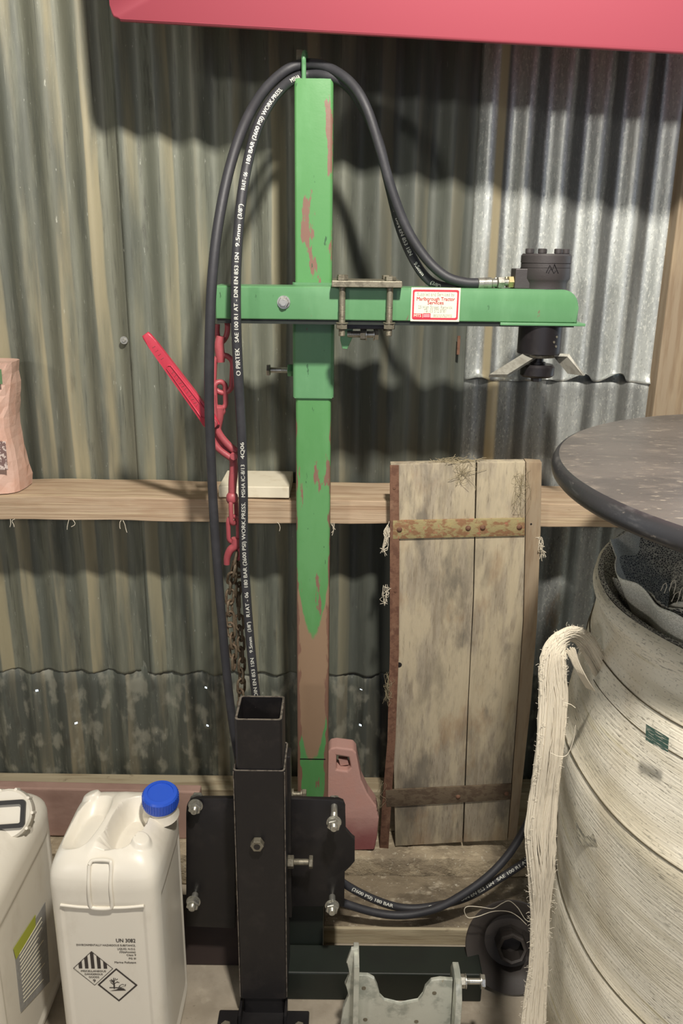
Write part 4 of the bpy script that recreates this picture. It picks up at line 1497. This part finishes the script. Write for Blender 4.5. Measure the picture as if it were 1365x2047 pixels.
plank([(781, 929), (951, 925), (949, 1010), (945, 1200), (935, 1400), (924, 1684), (790, 1692), (785, 1400), (782, 1200)], .022, M['board'], 'plank')
plank([(954, 925), (1050, 924), (1049, 1060), (1045, 1240), (1034, 1400), (1014, 1680), (927, 1683.5), (937, 1400), (947, 1200), (952, 1010)], .022, M['board'], 'plank')
plank([(1051, 923), (1083, 925), (1080, 1060), (1073, 1240), (1061, 1400), (1032, 1676), (1015.5, 1679), (1035.5, 1400), (1046.5, 1240), (1050.5, 1060)], .024, M['brown_post'], 'plank', .0015)
plank([(779, 929), (797, 929), (798, 1100), (797, 1300), (790, 1480), (782, 1600), (776, 1698), (758, 1698), (764, 1600), (774, 1480), (779, 1300)], .0035, M['rust'], 'corner_iron', .004, .0008)
strap = plank([(785, 1039), (1048, 1034), (1048, 1069), (785, 1076)], .004, M['strap'], 'strap', .0046, .0008)
strap2 = plank([(770, 1577), (1022, 1565), (1020, 1596), (772, 1611)], .004, M['strap_low'], 'strap', .0046, .0008)
for u, v, s in ((798, 1057, strap), (935, 1054, strap), (964, 1053, strap), (1037, 1052, strap), (915, 1590, strap2), (1012, 1584, strap2)):
    q, n = dpt(u, v, .0044)
    obj('rivet', lathe(q, n, [(.006, 0), (.0052, .002), (.003, .0034), (0, .004)], 14), M['rust'], s, True, 60)
for u, v in ((788, 974), (790, 1180), (787, 1420)):
    q, n = dpt(u, v, .004)
    obj('nail_head', lathe(q, n, [(.0035, 0), (.003, .0012), (0, .0016)], 10), M['rust'], door, True, 60)
q, n = dpt(797, 1329, .0004)
obj('knot_hole', lathe(q, n, [(.007, 0), (.006, .0006), (0, .0002)], 12), M['coupling'], door, True)
q, n = dpt(1061, 1047, .002)
obj('nail_hole', lathe(q, n, [(.0022, 0), (0, .0004)], 10), M['coupling'], door)
# end-grain caps worn flat, backing battens
pts = [dpt(800, 1130, -.0225)[0], dpt(1030, 1130, -.0225)[0], dpt(1030, 1175, -.0225)[0], dpt(800, 1175, -.0225)[0]]

# straw and fibres caught on the boards
def fibres(name, label, n, fn, r, mt, parent=None, seed=3):
    rr = random.Random(seed)
    bm = bmesh.new()
    for _ in range(n):
        tube(fn(rr), r * rr.uniform(.6, 1.2), 4, bm)
    o = obj(name, bm, mt, parent)
    return tag(o, label, None if parent else 'straw', kind='stuff')


def straw_top(rr):
    u = rr.gauss(915, 22)
    p0 = dpt(max(875, min(960, u)), 926)[0] + Vector((0, rr.uniform(.001, .018), .002))
    pts = [p0]
    a = rr.uniform(0, 2 * pi)
    for k in range(4):
        a += rr.uniform(-.7, .7)
        pts.append(pts[-1] + Vector((cos(a) * .009, sin(a) * .003, rr.uniform(-.0035, .004))))
    for p in pts:
        p.z = max(p.z, zt_ + .0005)
    return catmull(pts, 3)


fibres('straw_tuft', 'tuft of dry straw lying on the top edge of the plank panel', 60, straw_top, .0005, M['grass'], None, 5)


def edge_straw(u0, v0, du, dv, spread):
    def f(rr):
        p, n = dpt(u0 + rr.gauss(0, spread), v0 + rr.gauss(0, spread * 1.5), .002)
        pts = [p]
        for k in range(4):
            q, n = dpt(u0 + du * (k + 1) / 4 + rr.gauss(0, spread), v0 + dv * (k + 1) / 4 + rr.gauss(0, spread * 1.6), .003 + rr.uniform(0, .006))
            pts.append(q)
        return catmull(pts, 3)
    return f


fibres('caught_straw', None, 12, edge_straw(776, 1052, -10, 50, 4), .0008, M['twine'], door, 6)
fibres('caught_straw', None, 10, edge_straw(1078, 1078, 6, 30, 4), .0007, M['twine'], door, 7)
fibres('caught_straw', None, 16, edge_straw(1042, 950, -8, 60, 10), .00028, M['grass'], door, 8)
fibres('caught_straw', None, 14, edge_straw(778, 1350, -2, 40, 5), .00032, M['grass'], door, 9)
fibres('caught_straw', None, 12, edge_straw(920, 940, 20, 12, 10), .00032, M['grass'], door, 10)
fibres('caught_straw', None, 8, edge_straw(772, 1170, -3, 30, 4), .0006, M['twine'], door, 11)
fibres('caught_straw', None, 8, edge_straw(762, 1560, -6, 50, 4), .00032, M['grass'], door, 12)


def under_girt(x_, seed):
    def f(rr):
        p = Vector((x_ + rr.gauss(0, .004), 1.679, GZ0 + .002))
        pts = [p]
        for k in range(3):
            pts.append(pts[-1] + Vector((rr.uniform(-.007, .005), -.001, -rr.uniform(.003, .010))))
        return catmull(pts, 3)
    return f


bm = bmesh.new()
rr = random.Random(2)
for u in (22, 24, 148, 150, 243, 245, 560, 660, 662, 664):
    f = under_girt(W(u, 1045, 1.679).x, 1)
    tube(f(rr), .0007, 4, bm)
tag(obj('hanging_fibres', bm, M['twine'], g), kind='stuff')

# ------------------------------------------------------------------ cream block and paper sack on the rail
bx0, bx1 = W(437, 985, 1.685).x, W(578, 985, 1.685).x
tag(obj('foam_block', B(bx0, bx1, 1.686, 1.822, GZ1 + .0022, GZ1 + .0270, bev=.002), M['foam']), 'flat cream foam block on the timber rail behind the hoses', 'block')


def sack():
    xr = W(34, 850, 1.72).x
    t = thing('paper_sack', 'crumpled pinkish brown paper sack on the timber rail at the left edge', 'sack', (xr - .08, 1.75, GZ1))
    z0 = GZ1 + .0015
    z1 = W(20, 725, 1.72).z
    bm = bmesh.new()
    rings = []
    N_ = 20
    for j in range(13):
        q = j / 12
        ring = []
        for k in range(N_):
            th = 2 * pi * k / N_
            c, s = cos(th), sin(th)
            hx_ = .085 * (1 - .10 * sin(pi * q)) * (1 + .05 * sin(3 * q * pi + th))
            hy_ = .060 * (1 - .25 * q)
            x = hx_ * abs(c) ** .5 * (1 if c > 0 else -1)
            y = hy_ * abs(s) ** .5 * (1 if s > 0 else -1)
            cr_ = .006 * (abs(sin(5 * th + 7 * q)) + abs(sin(9 * q + 3 * th)) - 1) if 0 < j < 12 else 0
            ring.append(bm.verts.new((xr - .090 + x * (1 + cr_ * 4) + (.006 if j > 11 else 0), 1.752 + y + cr_, z0 + (z1 - z0) * q)))
        rings.append(ring)
    for a_, b_ in zip(rings, rings[1:]):
        for k in range(N_):
            bm.faces.new((a_[k], a_[(k + 1) % N_], b_[(k + 1) % N_], b_[k]))
    bm.faces.new(rings[0][::-1])
    # folded-in top
    cen = [bm.verts.new(v.co * .0 + Vector((xr - .078 + (v.co.x - xr + .078) * .72, 1.752 + (v.co.y - 1.752) * .6, v.co.z - .004))) for v in rings[-1]]
    for k in range(N_):
        bm.faces.new((rings[-1][k], rings[-1][(k + 1) % N_], cen[(k + 1) % N_], cen[k]))
    bm.faces.new(cen)
    obj('sack_body', bm, M['paper'], t, False)
    # printed patches follow the front
    def patch(q0, q1, x0, x1, mt, nm):
        b_ = bmesh.new()
        g_ = [[None] * 9 for _ in range(7)]
        for j in range(7):
            for i in range(9):
                q = q0 + (q1 - q0) * j / 6
                x = xr + x0 + (x1 - x0) * i / 8
                g_[j][i] = b_.verts.new((x, 1.752 - .068 * (1 - .25 * q), z0 + (z1 - z0) * q))
        for j in range(6):
            for i in range(8):
                b_.faces.new((g_[j][i], g_[j][i + 1], g_[j + 1][i + 1], g_[j + 1][i]))
        return obj(nm, b_, mt, t)
    patch(.85, .96, -.07, -.012, M['paperprint'], 'green_print')
    patch(.20, .42, -.07, -.016, M['paperdark'], 'grey_print')


sack()

# ------------------------------------------------------------------ netting roll and round disc
S_ = .28
RC = Vector((2.7958 * S_, 3.9237 * S_, 0))
DR = 1.7176 * S_
ZR = H - 1.0 * S_
disc = thing('round_disc', 'large scuffed black round disc lying on top of the netting roll', 'disc', (RC.x, RC.y, ZR - .03))
bm = lathe((RC.x, RC.y, ZR - .032), (0, 0, 1), [(0, 0), (DR - .014, 0), (DR - .006, .003), (DR - .0015, .008), (DR, .014), (DR - .0008, .021), (DR - .0035, .027), (DR - .006, .030), (DR - .010, .0318)], 160)
obj('disc_rim', bm, M['discrim'], disc, True, 40)
bm = lathe((RC.x, RC.y, ZR - .032), (0, 0, 1), [(DR - .010, .0318), (DR - .03, .0325), (DR * .5, .032), (0, .032)], 160)
obj('disc_top', bm, M['discplastic'], disc, True, 40)
lp = bmesh.new()

roll = thing('netting_roll', 'huge upright roll of cream knitted netting with a frayed tail', 'roll', (RC.x, RC.y, 0))
ZT = H - .45
levels = [(0, .418), (.30, .420), (.4975, .412), (.500, .4106), (.72, .425), (.786, .427), (.788, .4255), (.93, .405), (.956, .401), (.958, .3995), (1.0, .393), (1.03, .402), (ZT - .02, .404), (ZT - .004, .402), (ZT, .396)]


def tilted(z, th):
    return z + .012 * sin(th * 2 + z * 5) + .010 * cos(th - 1.0)


seg = 240
bm = bmesh.new()
uvl = bm.loops.layers.uv.new('UVMap')
prof = []
for (z0, r0), (z1, r1) in zip(levels, levels[1:]):
    n = max(1, int((z1 - z0) / .03))
    for k in range(n):
        prof.append((z0 + (z1 - z0) * k / n, r0 + (r1 - r0) * k / n))
prof.append(levels[-1])
rings = []
for z, r in prof:
    ring = []
    for k in range(seg):
        th = 2 * pi * k / seg
        rr_ = r + .0022 * sin(3 * th + z * 9) + .0012 * sin(11 * th + z * 40)
        fz = tilted(z, th) if z > .1 else z
        ring.append(bm.verts.new((RC.x + rr_ * cos(th), RC.y + rr_ * sin(th), fz)))
    rings.append(ring)


def skin(bm, rings, uvl, uvs, wrap=True):
    n = len(rings[0])
    for j in range(len(rings) - 1):
        for k in range(n if wrap else n - 1):
            k2 = (k + 1) % n
            f = bm.faces.new((rings[j][k], rings[j][k2], rings[j + 1][k2], rings[j + 1][k]))
            for lpn, (jj, kk) in zip(f.loops, ((j, k), (j, k + 1), (j + 1, k + 1), (j + 1, k))):
                lpn[uvl].uv = uvs(jj, kk)


skin(bm, rings, uvl, lambda j, k: (2 * pi * k / seg * .41, prof[j][0]))
obj('wound_netting', bm, M['net'], roll, True, 50)
# spiral edges of the layers: thin dark cord lines standing in the steps
for z, r in ((.4985, .4120), (.787, .4270), (.957, .4012), (.925, .4062)):
    pts = []
    for k in range(181):
        th = pi + 2 * pi * k / 180
        rr_ = r + .0022 * sin(3 * th + z * 9) + .0012 * sin(11 * th + z * 40)
        pts.append(Vector((RC.x + rr_ * cos(th), RC.y + rr_ * sin(th), tilted(z, th) + (.006 * sin(th * 1.5) if z == .925 else 0))))
    obj('layer_edge', tube(pts, .0010, 6, caps=False), M['cord'], roll, True, 60)
# crater of the roll top
bm = bmesh.new()
uvl = bm.loops.layers.uv.new('UVMap')
ct_ = [(.396, ZT), (.388, ZT + .001), (.378, ZT - .012), (.36, ZT - .030), (.33, ZT - .052), (.29, ZT - .075), (.24, ZT - .095), (.16, ZT - .10), (.06, ZT - .10)]
rings = []
for r, z in ct_:
    ring = []
    for k in range(seg):
        th = 2 * pi * k / seg
        w_ = (.396 - r) / .3
        ring.append(bm.verts.new((RC.x + r * cos(th) * (1 + .01 * w_ * sin(9 * th)), RC.y + r * sin(th) * (1 + .01 * w_ * sin(9 * th)), tilted(z, th) + w_ * (.015 * sin(7 * th) + .006 * sin(23 * th)))))
    rings.append(ring)
skin(bm, rings, uvl, lambda j, k: (2 * pi * k / seg * .36, -ct_[j][0]))
obj('roll_top', bm, M['netdark'], roll, True, 60)


def fold(name, r0, r1, a0, a1, h0, h1, mt, ph, n=150, wob=.010):
    """loose standing band of netting following an arc inside the crater"""
    bm = bmesh.new()
    uvl = bm.loops.layers.uv.new('UVMap')
    rings = []
    for j in range(9):
        q = j / 8
        ring = []
        for k in range(n):
            t = k / (n - 1)
            th = a0 + (a1 - a0) * t
            r = r0 + (r1 - r0) * t + wob * sin(t * 14 + ph) + .006 * sin(t * 37 + ph) + (q - .5) * .03 * sin(t * 5 + ph)
            z = h0 + (h1 - h0) * q * (.5 + .5 * sin(pi * min(1, t * 1.05 + .02)) ** .5) + .004 * sin(t * 60)
            ring.append(bm.verts.new((RC.x + r * cos(th), RC.y + r * sin(th), z)))
        rings.append(ring)
    skin(bm, rings, uvl, lambda j, k: ((a1 - a0) * k / n * .35, j / 8 * (h1 - h0)), wrap=False)
    o = obj(name, bm, mt, roll, True, 60)
    s = o.modifiers.new('t', 'SOLIDIFY')
    s.thickness = .0016
    return o


fold('loose_fold', .375, .345, radians(120), radians(265), ZT - .05, ZT + .012, M['netlight'], 0, wob=.004)
fold('loose_fold', .350, .300, radians(170), radians(300), ZT - .07, ZT + .022, M['netdark'], 1)
fold('loose_fold', .315, .340, radians(190), radians(290), ZT - .08, ZT + .045, M['netlight'], 2, wob=.006)
fold('loose_fold', .285, .270, radians(165), radians(300), ZT - .08, ZT + .06, M['netdark'], 3)
fold('loose_fold', .240, .250, radians(150), radians(300), ZT - .09, ZT + .08, M['netdark'], 4)
fold('loose_fold', .19, .21, radians(120), radians(300), ZT - .09, ZT + .09, M['netlight'], 5)
# fringe of little loops
bm = bmesh.new()
rr = random.Random(4)
for base_r, zf, a0, a1, n in ((.285, ZT + .050, 185, 285, 46), (.35, ZT + .016, 190, 285, 50), (.24, ZT + .07, 175, 280, 34)):
    for k in range(n):
        th = radians(a0 + (a1 - a0) * k / n + rr.uniform(-.5, .5))
        r = base_r + rr.uniform(-.006, .006)
        c = Vector((RC.x + r * cos(th), RC.y + r * sin(th), zf + rr.uniform(-.008, .006)))
        tv = Vector((-sin(th), cos(th), 0))
        w_, h_ = rr.uniform(.003, .005), rr.uniform(.010, .020)
        ln = Vector((rr.uniform(-.3, .3), rr.uniform(-.3, .3), 1)).normalized()
        tube([c - tv * w_, c - tv * w_ + ln * h_ * .7, c + ln * h_, c + tv * w_ + ln * h_ * .7, c + tv * w_], .0006, 4, bm, caps=False)
tag(obj('thread_loops', bm, M['twine'], roll), kind='stuff')
# core that carries the disc
obj('roll_core', cyl((RC.x, RC.y, ZT - .11), (0, 0, 1), .07, ZR - .032 - (ZT - .11), 40), M['paper'], roll, True)
# green and grey patches printed on the netting
def roll_pt(u, v, R_off):
    d = ray(u, v)
    # intersect with the vertical cylinder of radius R_off
    ox, oy = EYE.x - RC.x, EYE.y - RC.y
    A_ = d.x ** 2 + d.y ** 2
    B_ = 2 * (ox * d.x + oy * d.y)
    C_ = ox ** 2 + oy ** 2 - R_off ** 2
    D_ = B_ * B_ - 4 * A_ * C_
    t = (-B_ - sqrt(max(D_, 0))) / (2 * A_)
    return EYE + d * t


def patch_on_roll(corners, R_off, mt, nm, n=8):
    bm = bmesh.new()
    g_ = []
    for j in range(n + 1):
        row = []
        for i in range(n + 1):
            a_, b_ = i / n, j / n
            u = (corners[0][0] * (1 - a_) + corners[1][0] * a_) * (1 - b_) + (corners[3][0] * (1 - a_) + corners[2][0] * a_) * b_
            v = (corners[0][1] * (1 - a_) + corners[1][1] * a_) * (1 - b_) + (corners[3][1] * (1 - a_) + corners[2][1] * a_) * b_
            row.append(bm.verts.new(roll_pt(u, v, R_off)))
        g_.append(row)
    for j in range(n):
        for i in range(n):
            bm.faces.new((g_[j][i], g_[j][i + 1], g_[j + 1][i + 1], g_[j + 1][i]))
    return obj(nm, bm, mt, roll, True)


gm = mat('green_netting_mark', (58, 86, 76), .8, 0, [((190, 186, 170), (60, 60, 700), .54, .60, .9, 3, 1)])
gy = mat('grey_netting_mark', (128, 124, 112), .8, 0, [((200, 192, 170), (50, 50, 600), .48, .56, .95, 3, 2)])
tag(patch_on_roll([(1291, 1447), (1337, 1475), (1335, 1504), (1290, 1480)], .4285, gm, 'green_mark'), 'dark green square mark on the cream netting')
tag(patch_on_roll([(1146, 1592), (1176, 1640), (1195, 1692), (1155, 1690)], .4235, gy, 'grey_mark'), 'grey rubbed smudge on the netting')

# frayed tail of netting
tail_px = [(1205, 1345, 1.10), (1172, 1286, 1.085), (1148, 1268, 1.06), (1124, 1277, 1.04), (1108, 1302, 1.03), (1104, 1345, 1.025), (1105, 1400, 1.02), (1098, 1500, 1.01), (1088, 1580, 1.01), (1080, 1660, 1.005), (1082, 1740, 1.0), (1080, 1830, 1.0), (1077, 1920, .995), (1070, 1990, .99), (1064, 2060, .98), (1058, 2130, .97)]
cl = catmull([W(u, v, y) for u, v, y in tail_px], 5)
wid = [.014, .013, .012, .013, .016, .017, .017, .016, .017, .020, .019, .014, .014, .017, .019, .021]
bm = bmesh.new()
rr = random.Random(9)
n = len(cl)
for sidx in range(420):
    a_, rad = rr.uniform(0, 2 * pi), sqrt(rr.random())
    ph = rr.uniform(0, 6)
    lobe = rr.choice((-1, 1))
    pts = []
    for i, p in enumerate(cl):
        t = i / (n - 1) * (len(wid) - 1)
        w_ = wid[int(t)] * (1 - t % 1) + wid[min(int(t) + 1, len(wid) - 1)] * (t % 1)
        T = (cl[min(i + 1, n - 1)] - cl[max(i - 1, 0)]).normalized()
        sd = T.cross(Vector((0, 1, 0))).normalized()
        aa = a_ + .25 * sin(i * .12 + ph)
        lg_ = .62 * max(0, sin(pi * min(1, max(0, (i / n - .22) / .5))))
        pts.append(p + sd * lobe * w_ * lg_ + sd * cos(aa) * rad * w_ * (1 - .45 * lg_ / .62) + Vector((0, 1, 0)) * sin(aa) * rad * w_ * .55 + Vector((rr.gauss(0, .0004), 0, 0)))
    tube(pts, rr.uniform(.0006, .0013), 4, bm)
tag(obj('frayed_tail', bm, M['twine'], roll, True, 80), 'twisted frayed strip of netting hanging to the floor', kind='stuff')
bm = bmesh.new()
for _ in range(70):
    k = rr.uniform(-1, 1)
    pts = [W(1140 + 6 * k + rr.gauss(0, 2), 1300 + rr.gauss(0, 3), 1.03), W(1150 + 7 * k, 1325, 1.03), W(1164 + 9 * k, 1352 + 5 * k, 1.035), W(1180 + 9 * k, 1378 + 4 * k, 1.06)]
    tube(catmull(pts, 4), rr.uniform(.0006, .0011), 4, bm)
tag(obj('torn_fringe', bm, M['twine'], roll, True, 80), kind='stuff')
bm = bmesh.new()
for _ in range(700):
    i = rr.randrange(2, n - 2)
    t = i / (n - 1) * (len(wid) - 1)
    w_ = wid[int(t)]
    T = (cl[i + 1] - cl[i - 1]).normalized()
    sd = T.cross(Vector((0, 1, 0))).normalized() * rr.choice((-1, 1, -1))
    p = cl[i].lerp(cl[i + 1], rr.random()) + sd * w_ * rr.uniform(.6, 1) + Vector((0, rr.uniform(-.012, .006), 0))
    d1 = (sd + T * rr.uniform(-1.2, .8)).normalized() * rr.uniform(.0015, .0045)
    tube([p, p + d1, p + d1 * 1.5 + Vector((rr.uniform(-.002, .002), 0, rr.uniform(-.003, .003)))], .00022, 3, bm)
tag(obj('tail_fuzz', bm, M['twine'], roll), kind='stuff')
bm = bmesh.new()
for px in ([(1100, 1505), (1118, 1512), (1134, 1508), (1146, 1480), (1150, 1450)], [(1128, 1405), (1140, 1408), (1150, 1415)]):
    tube(catmull([W(u, v, .97) for u, v in px], 5), .0005, 4, bm)
tag(obj('loose_threads', bm, M['twine'], roll), kind='stuff')

# ------------------------------------------------------------------ floor clutter
# faded red plastic wedge with a handle slot
CYR = 1.735
ch = thing('plastic_wedge', 'faded red plastic wedge with a handle slot standing on the ledge', 'wedge', (W(705, 1710, CYR).x, CYR, LZ))
zb = LZ + .001
q0 = W(700, 1520, 1.72)
outl = [(655, 1528), (660, 1521), (672, 1519), (706, 1523), (712, 1530), (722, 1580), (735, 1606), (752, 1628), (757, 1650), (753, 1690), (748, 1712), (660, 1714), (650, 1650), (648, 1590)]
hole = [(672, 1534), (697, 1538), (701, 1556), (694, 1563), (672, 1560)]


def with_hole(outer, inner, Y, th):
    bm = bmesh.new()
    lays = []
    for off in (0, th):
        a_ = [bm.verts.new(W(u, v, Y) + Vector((0, off, 0))) for u, v in outer]
        b_ = [bm.verts.new(W(u, v, Y) + Vector((0, off, 0))) for u, v in inner]
        ea = [bm.edges.new((a_[k], a_[(k + 1) % len(a_)])) for k in range(len(a_))]
        eb = [bm.edges.new((b_[k], b_[(k + 1) % len(b_)])) for k in range(len(b_))]
        bmesh.ops.triangle_fill(bm, use_beauty=True, edges=ea + eb)
        lays.append((a_, b_))
    for i in (0, 1):
        a_, b_ = lays[0][i], lays[1][i]
        for k in range(len(a_)):
            bm.faces.new((a_[k], a_[(k + 1) % len(a_)], b_[(k + 1) % len(a_)], b_[k]))
    return bm


bm = with_hole(outl, hole, 1.70, .045)
zmin = min(v.co.z for v in bm.verts)
for v in bm.verts:
    v.co.z += zb - zmin
    if v.co.z > .2:
        v.co.y += (v.co.z - .2) * .12
o = obj('wedge_body', bm, M['chock'], ch)
bv = o.modifiers.new('b', 'BEVEL')
bv.width = .004
bv.segments = 3
bv.limit_method = 'ANGLE'
hz = [W(u, v, 1.70) + Vector((0, .018 + .012, zb - zmin)) for u, v in ((676, 1545), (694, 1547), (697, 1558), (680, 1560))]
obj('slot_back', prism(hz, (0, 1, 0), .01), M['chock'], ch)

# pale timber offcut on the floor
x0, x1 = W(645, 1880, 1.50).x, W(962, 1880, 1.50).x
x1 = W(1090, 1880, 1.50).x
slab = thing('floor_plank', 'wide dirty plank with a pale front edge lying on the floor under the hoses', 'plank', ((x0 + x1) / 2, 1.59, 0))
bm = B(x0, x1, 1.512, 1.676, .0, .042, bev=.002)
bmesh.ops.subdivide_edges(bm, edges=[e for e in bm.edges if (e.verts[0].co - e.verts[1].co).length > .05], cuts=24, use_grid_fill=True)
for v in bm.verts:
    if v.co.z > .03:
        v.co.z += rnd.uniform(-.0012, .0012)
obj('plank_body', bm, M['dirt'], slab, True, 60)
obj('front_edge', B(x0, x1, 1.505, 1.513, .0, .0425, bev=.0015), M['dusty_timber'], slab)

# galvanised bracket
GY = 1.215
br_ = thing('galvanised_bracket', 'galvanised steel bracket with a U-shaped notch and bolt on the floor', 'bracket', (W(800, 2040, GY).x, GY, 0))
gx0, gx1 = W(716, 1990, GY).x, W(905, 1990, GY).x
M['bracket'] = mat('bracket_zinc', (196, 198, 186), .42, .35, [((150, 154, 144), (24, 24, 24), .45, .62, .8, 6, 1), ((206, 208, 196), (40, 40, 40), .6, .7, .6, 5, 2), ((150, 128, 90), (60, 60, 60), .68, .74, .6, 4, 3)], bump=.2, bscale=(120, 120, 120))
zz = lambda v, y=GY: W(800, v, y).z
ztl = zz(1893, GY + .018)
notch = []
cxn = (W(735, 1955, GY).x, W(890, 1960, GY).x)
pl = [(716, 2200), (716, 1950), (735, 1951), (748, 1958), (754, 1972), (758, 1992), (768, 2002), (800, 2010), (836, 2003), (846, 1990), (850, 1974), (862, 1961), (880, 1958), (905, 1960), (905, 2200)]
pts = []
for u, v in pl:
    p_ = W(u, min(v, 2100), GY)
    if v > 2100:
        p_ = Vector((W(u, 2000, GY).x, GY, .001))
    pts.append(p_)
obj('cross_plate', prism(pts, (0, 1, 0), .008, .0008), M['bracket'], br_, True, 30)
# left cheek with wavy rear edge
ch_l = []
yw = [(GY + .05, 0.0), (GY + .052, .04), (GY + .040, .07), (GY + .048, .11), (GY + .036, .15), (GY + .045, .19), (GY + .038, ztl - .01), (GY + .02, ztl), (GY - .030, ztl), (GY - .034, .12), (GY - .036, 0.001)]
obj('cheek_plate', prism([Vector((gx0 - .010, y, max(.001, z))) for y, z in yw], (1, 0, 0), .010, .001), M['bracket'], br_, True, 30)
ztr = W(910, 1937, GY + .01).z
yr = [(GY + .045, 0.001), (GY + .045, ztr - .03), (GY + .03, ztr - .004), (GY + .01, ztr), (GY - .02, ztr - .004), (GY - .034, ztr - .03), (GY - .034, .001)]
obj('cheek_plate', prism([Vector((gx1, y, z)) for y, z in yr], (1, 0, 0), .012, .0015), M['bracket'], br_, True, 30)
bz = W(940, 1965, GY).z
bolt(Vector((gx1 + .052, GY + .004, bz)), (-1, 0, 0), .045, .0055, br_, M['zinc'], nut=.030, nm='bolt', headaf=.021)
for u, v in ((727, 1975), (868, 1985), (730, 2038), (832, 2042)):
    q = W(u, v, GY)
    obj('dimple_hole', cyl(q + Vector((0, .0004, 0)), (0, -1, 0), .0042, .001, 16), M['oldzinc'], br_, True)
wv = [(716, 1897), (702, 1899), (692, 1925), (701, 1946), (689, 1968), (699, 1990), (686, 2012), (681, 2047), (680, 2080), (716, 2080)]
wp = PX(wv, GY + .004)
for q in wp:
    q.z = max(q.z, .001)
obj('wavy_flange', prism(wp, (0, 1, 0), .009, .002), M['bracket'], br_, True, 40)
obj('rear_plate', B(gx0, gx1, GY + .032, GY + .038, .001, .05), M['bracket'], br_)

# black flange (cone) lying against the offcut
fc = W(1032, 1893, 1.405)
fd = Vector((-.10, -.93, .36)).normalized()
fr = W(1124, 1893, 1.405).x - fc.x
fc.z = max(fc.z, fr * .95)
fc.x -= .010
fl = thing('black_flange', 'black dished flange with a recessed hub, tilted on the floor beside the roll', 'flange', fc)
obj('dished_rim', lathe(fc, fd, [(fr * .98, -.004), (fr, 0), (fr * .985, .004), (fr * .72, -.006), (fr * .62, -.018), (fr * .56, -.030), (fr * .30, -.034), (fr * .30, -.040), (fr * .6, -.038), (fr * .75, -.014), (fr * .98, -.004)], 64), M['cone'], fl, True, 40)
obj('hub', lathe(fc, fd, [(fr * .34, -.036), (fr * .33, .010), (fr * .30, .014), (fr * .25, .012), (fr * .24, -.03), (0, -.03)], 8), M['cone'], fl, True, 20)
# pale thread loop
th = catmull([W(u, v, 1.385) for u, v in ((1066, 1845), (1050, 1838), (1035, 1815), (1018, 1801), (1003, 1806), (985, 1816), (960, 1813), (935, 1812), (928, 1820), (935, 1834), (955, 1832), (985, 1822), (1015, 1822), (1035, 1832), (1052, 1848))], 6)
tag(obj('thread_loop', tube(th, .0008, 5), M['twine'], None, True), 'thin pale thread looped over the black flange', 'thread')
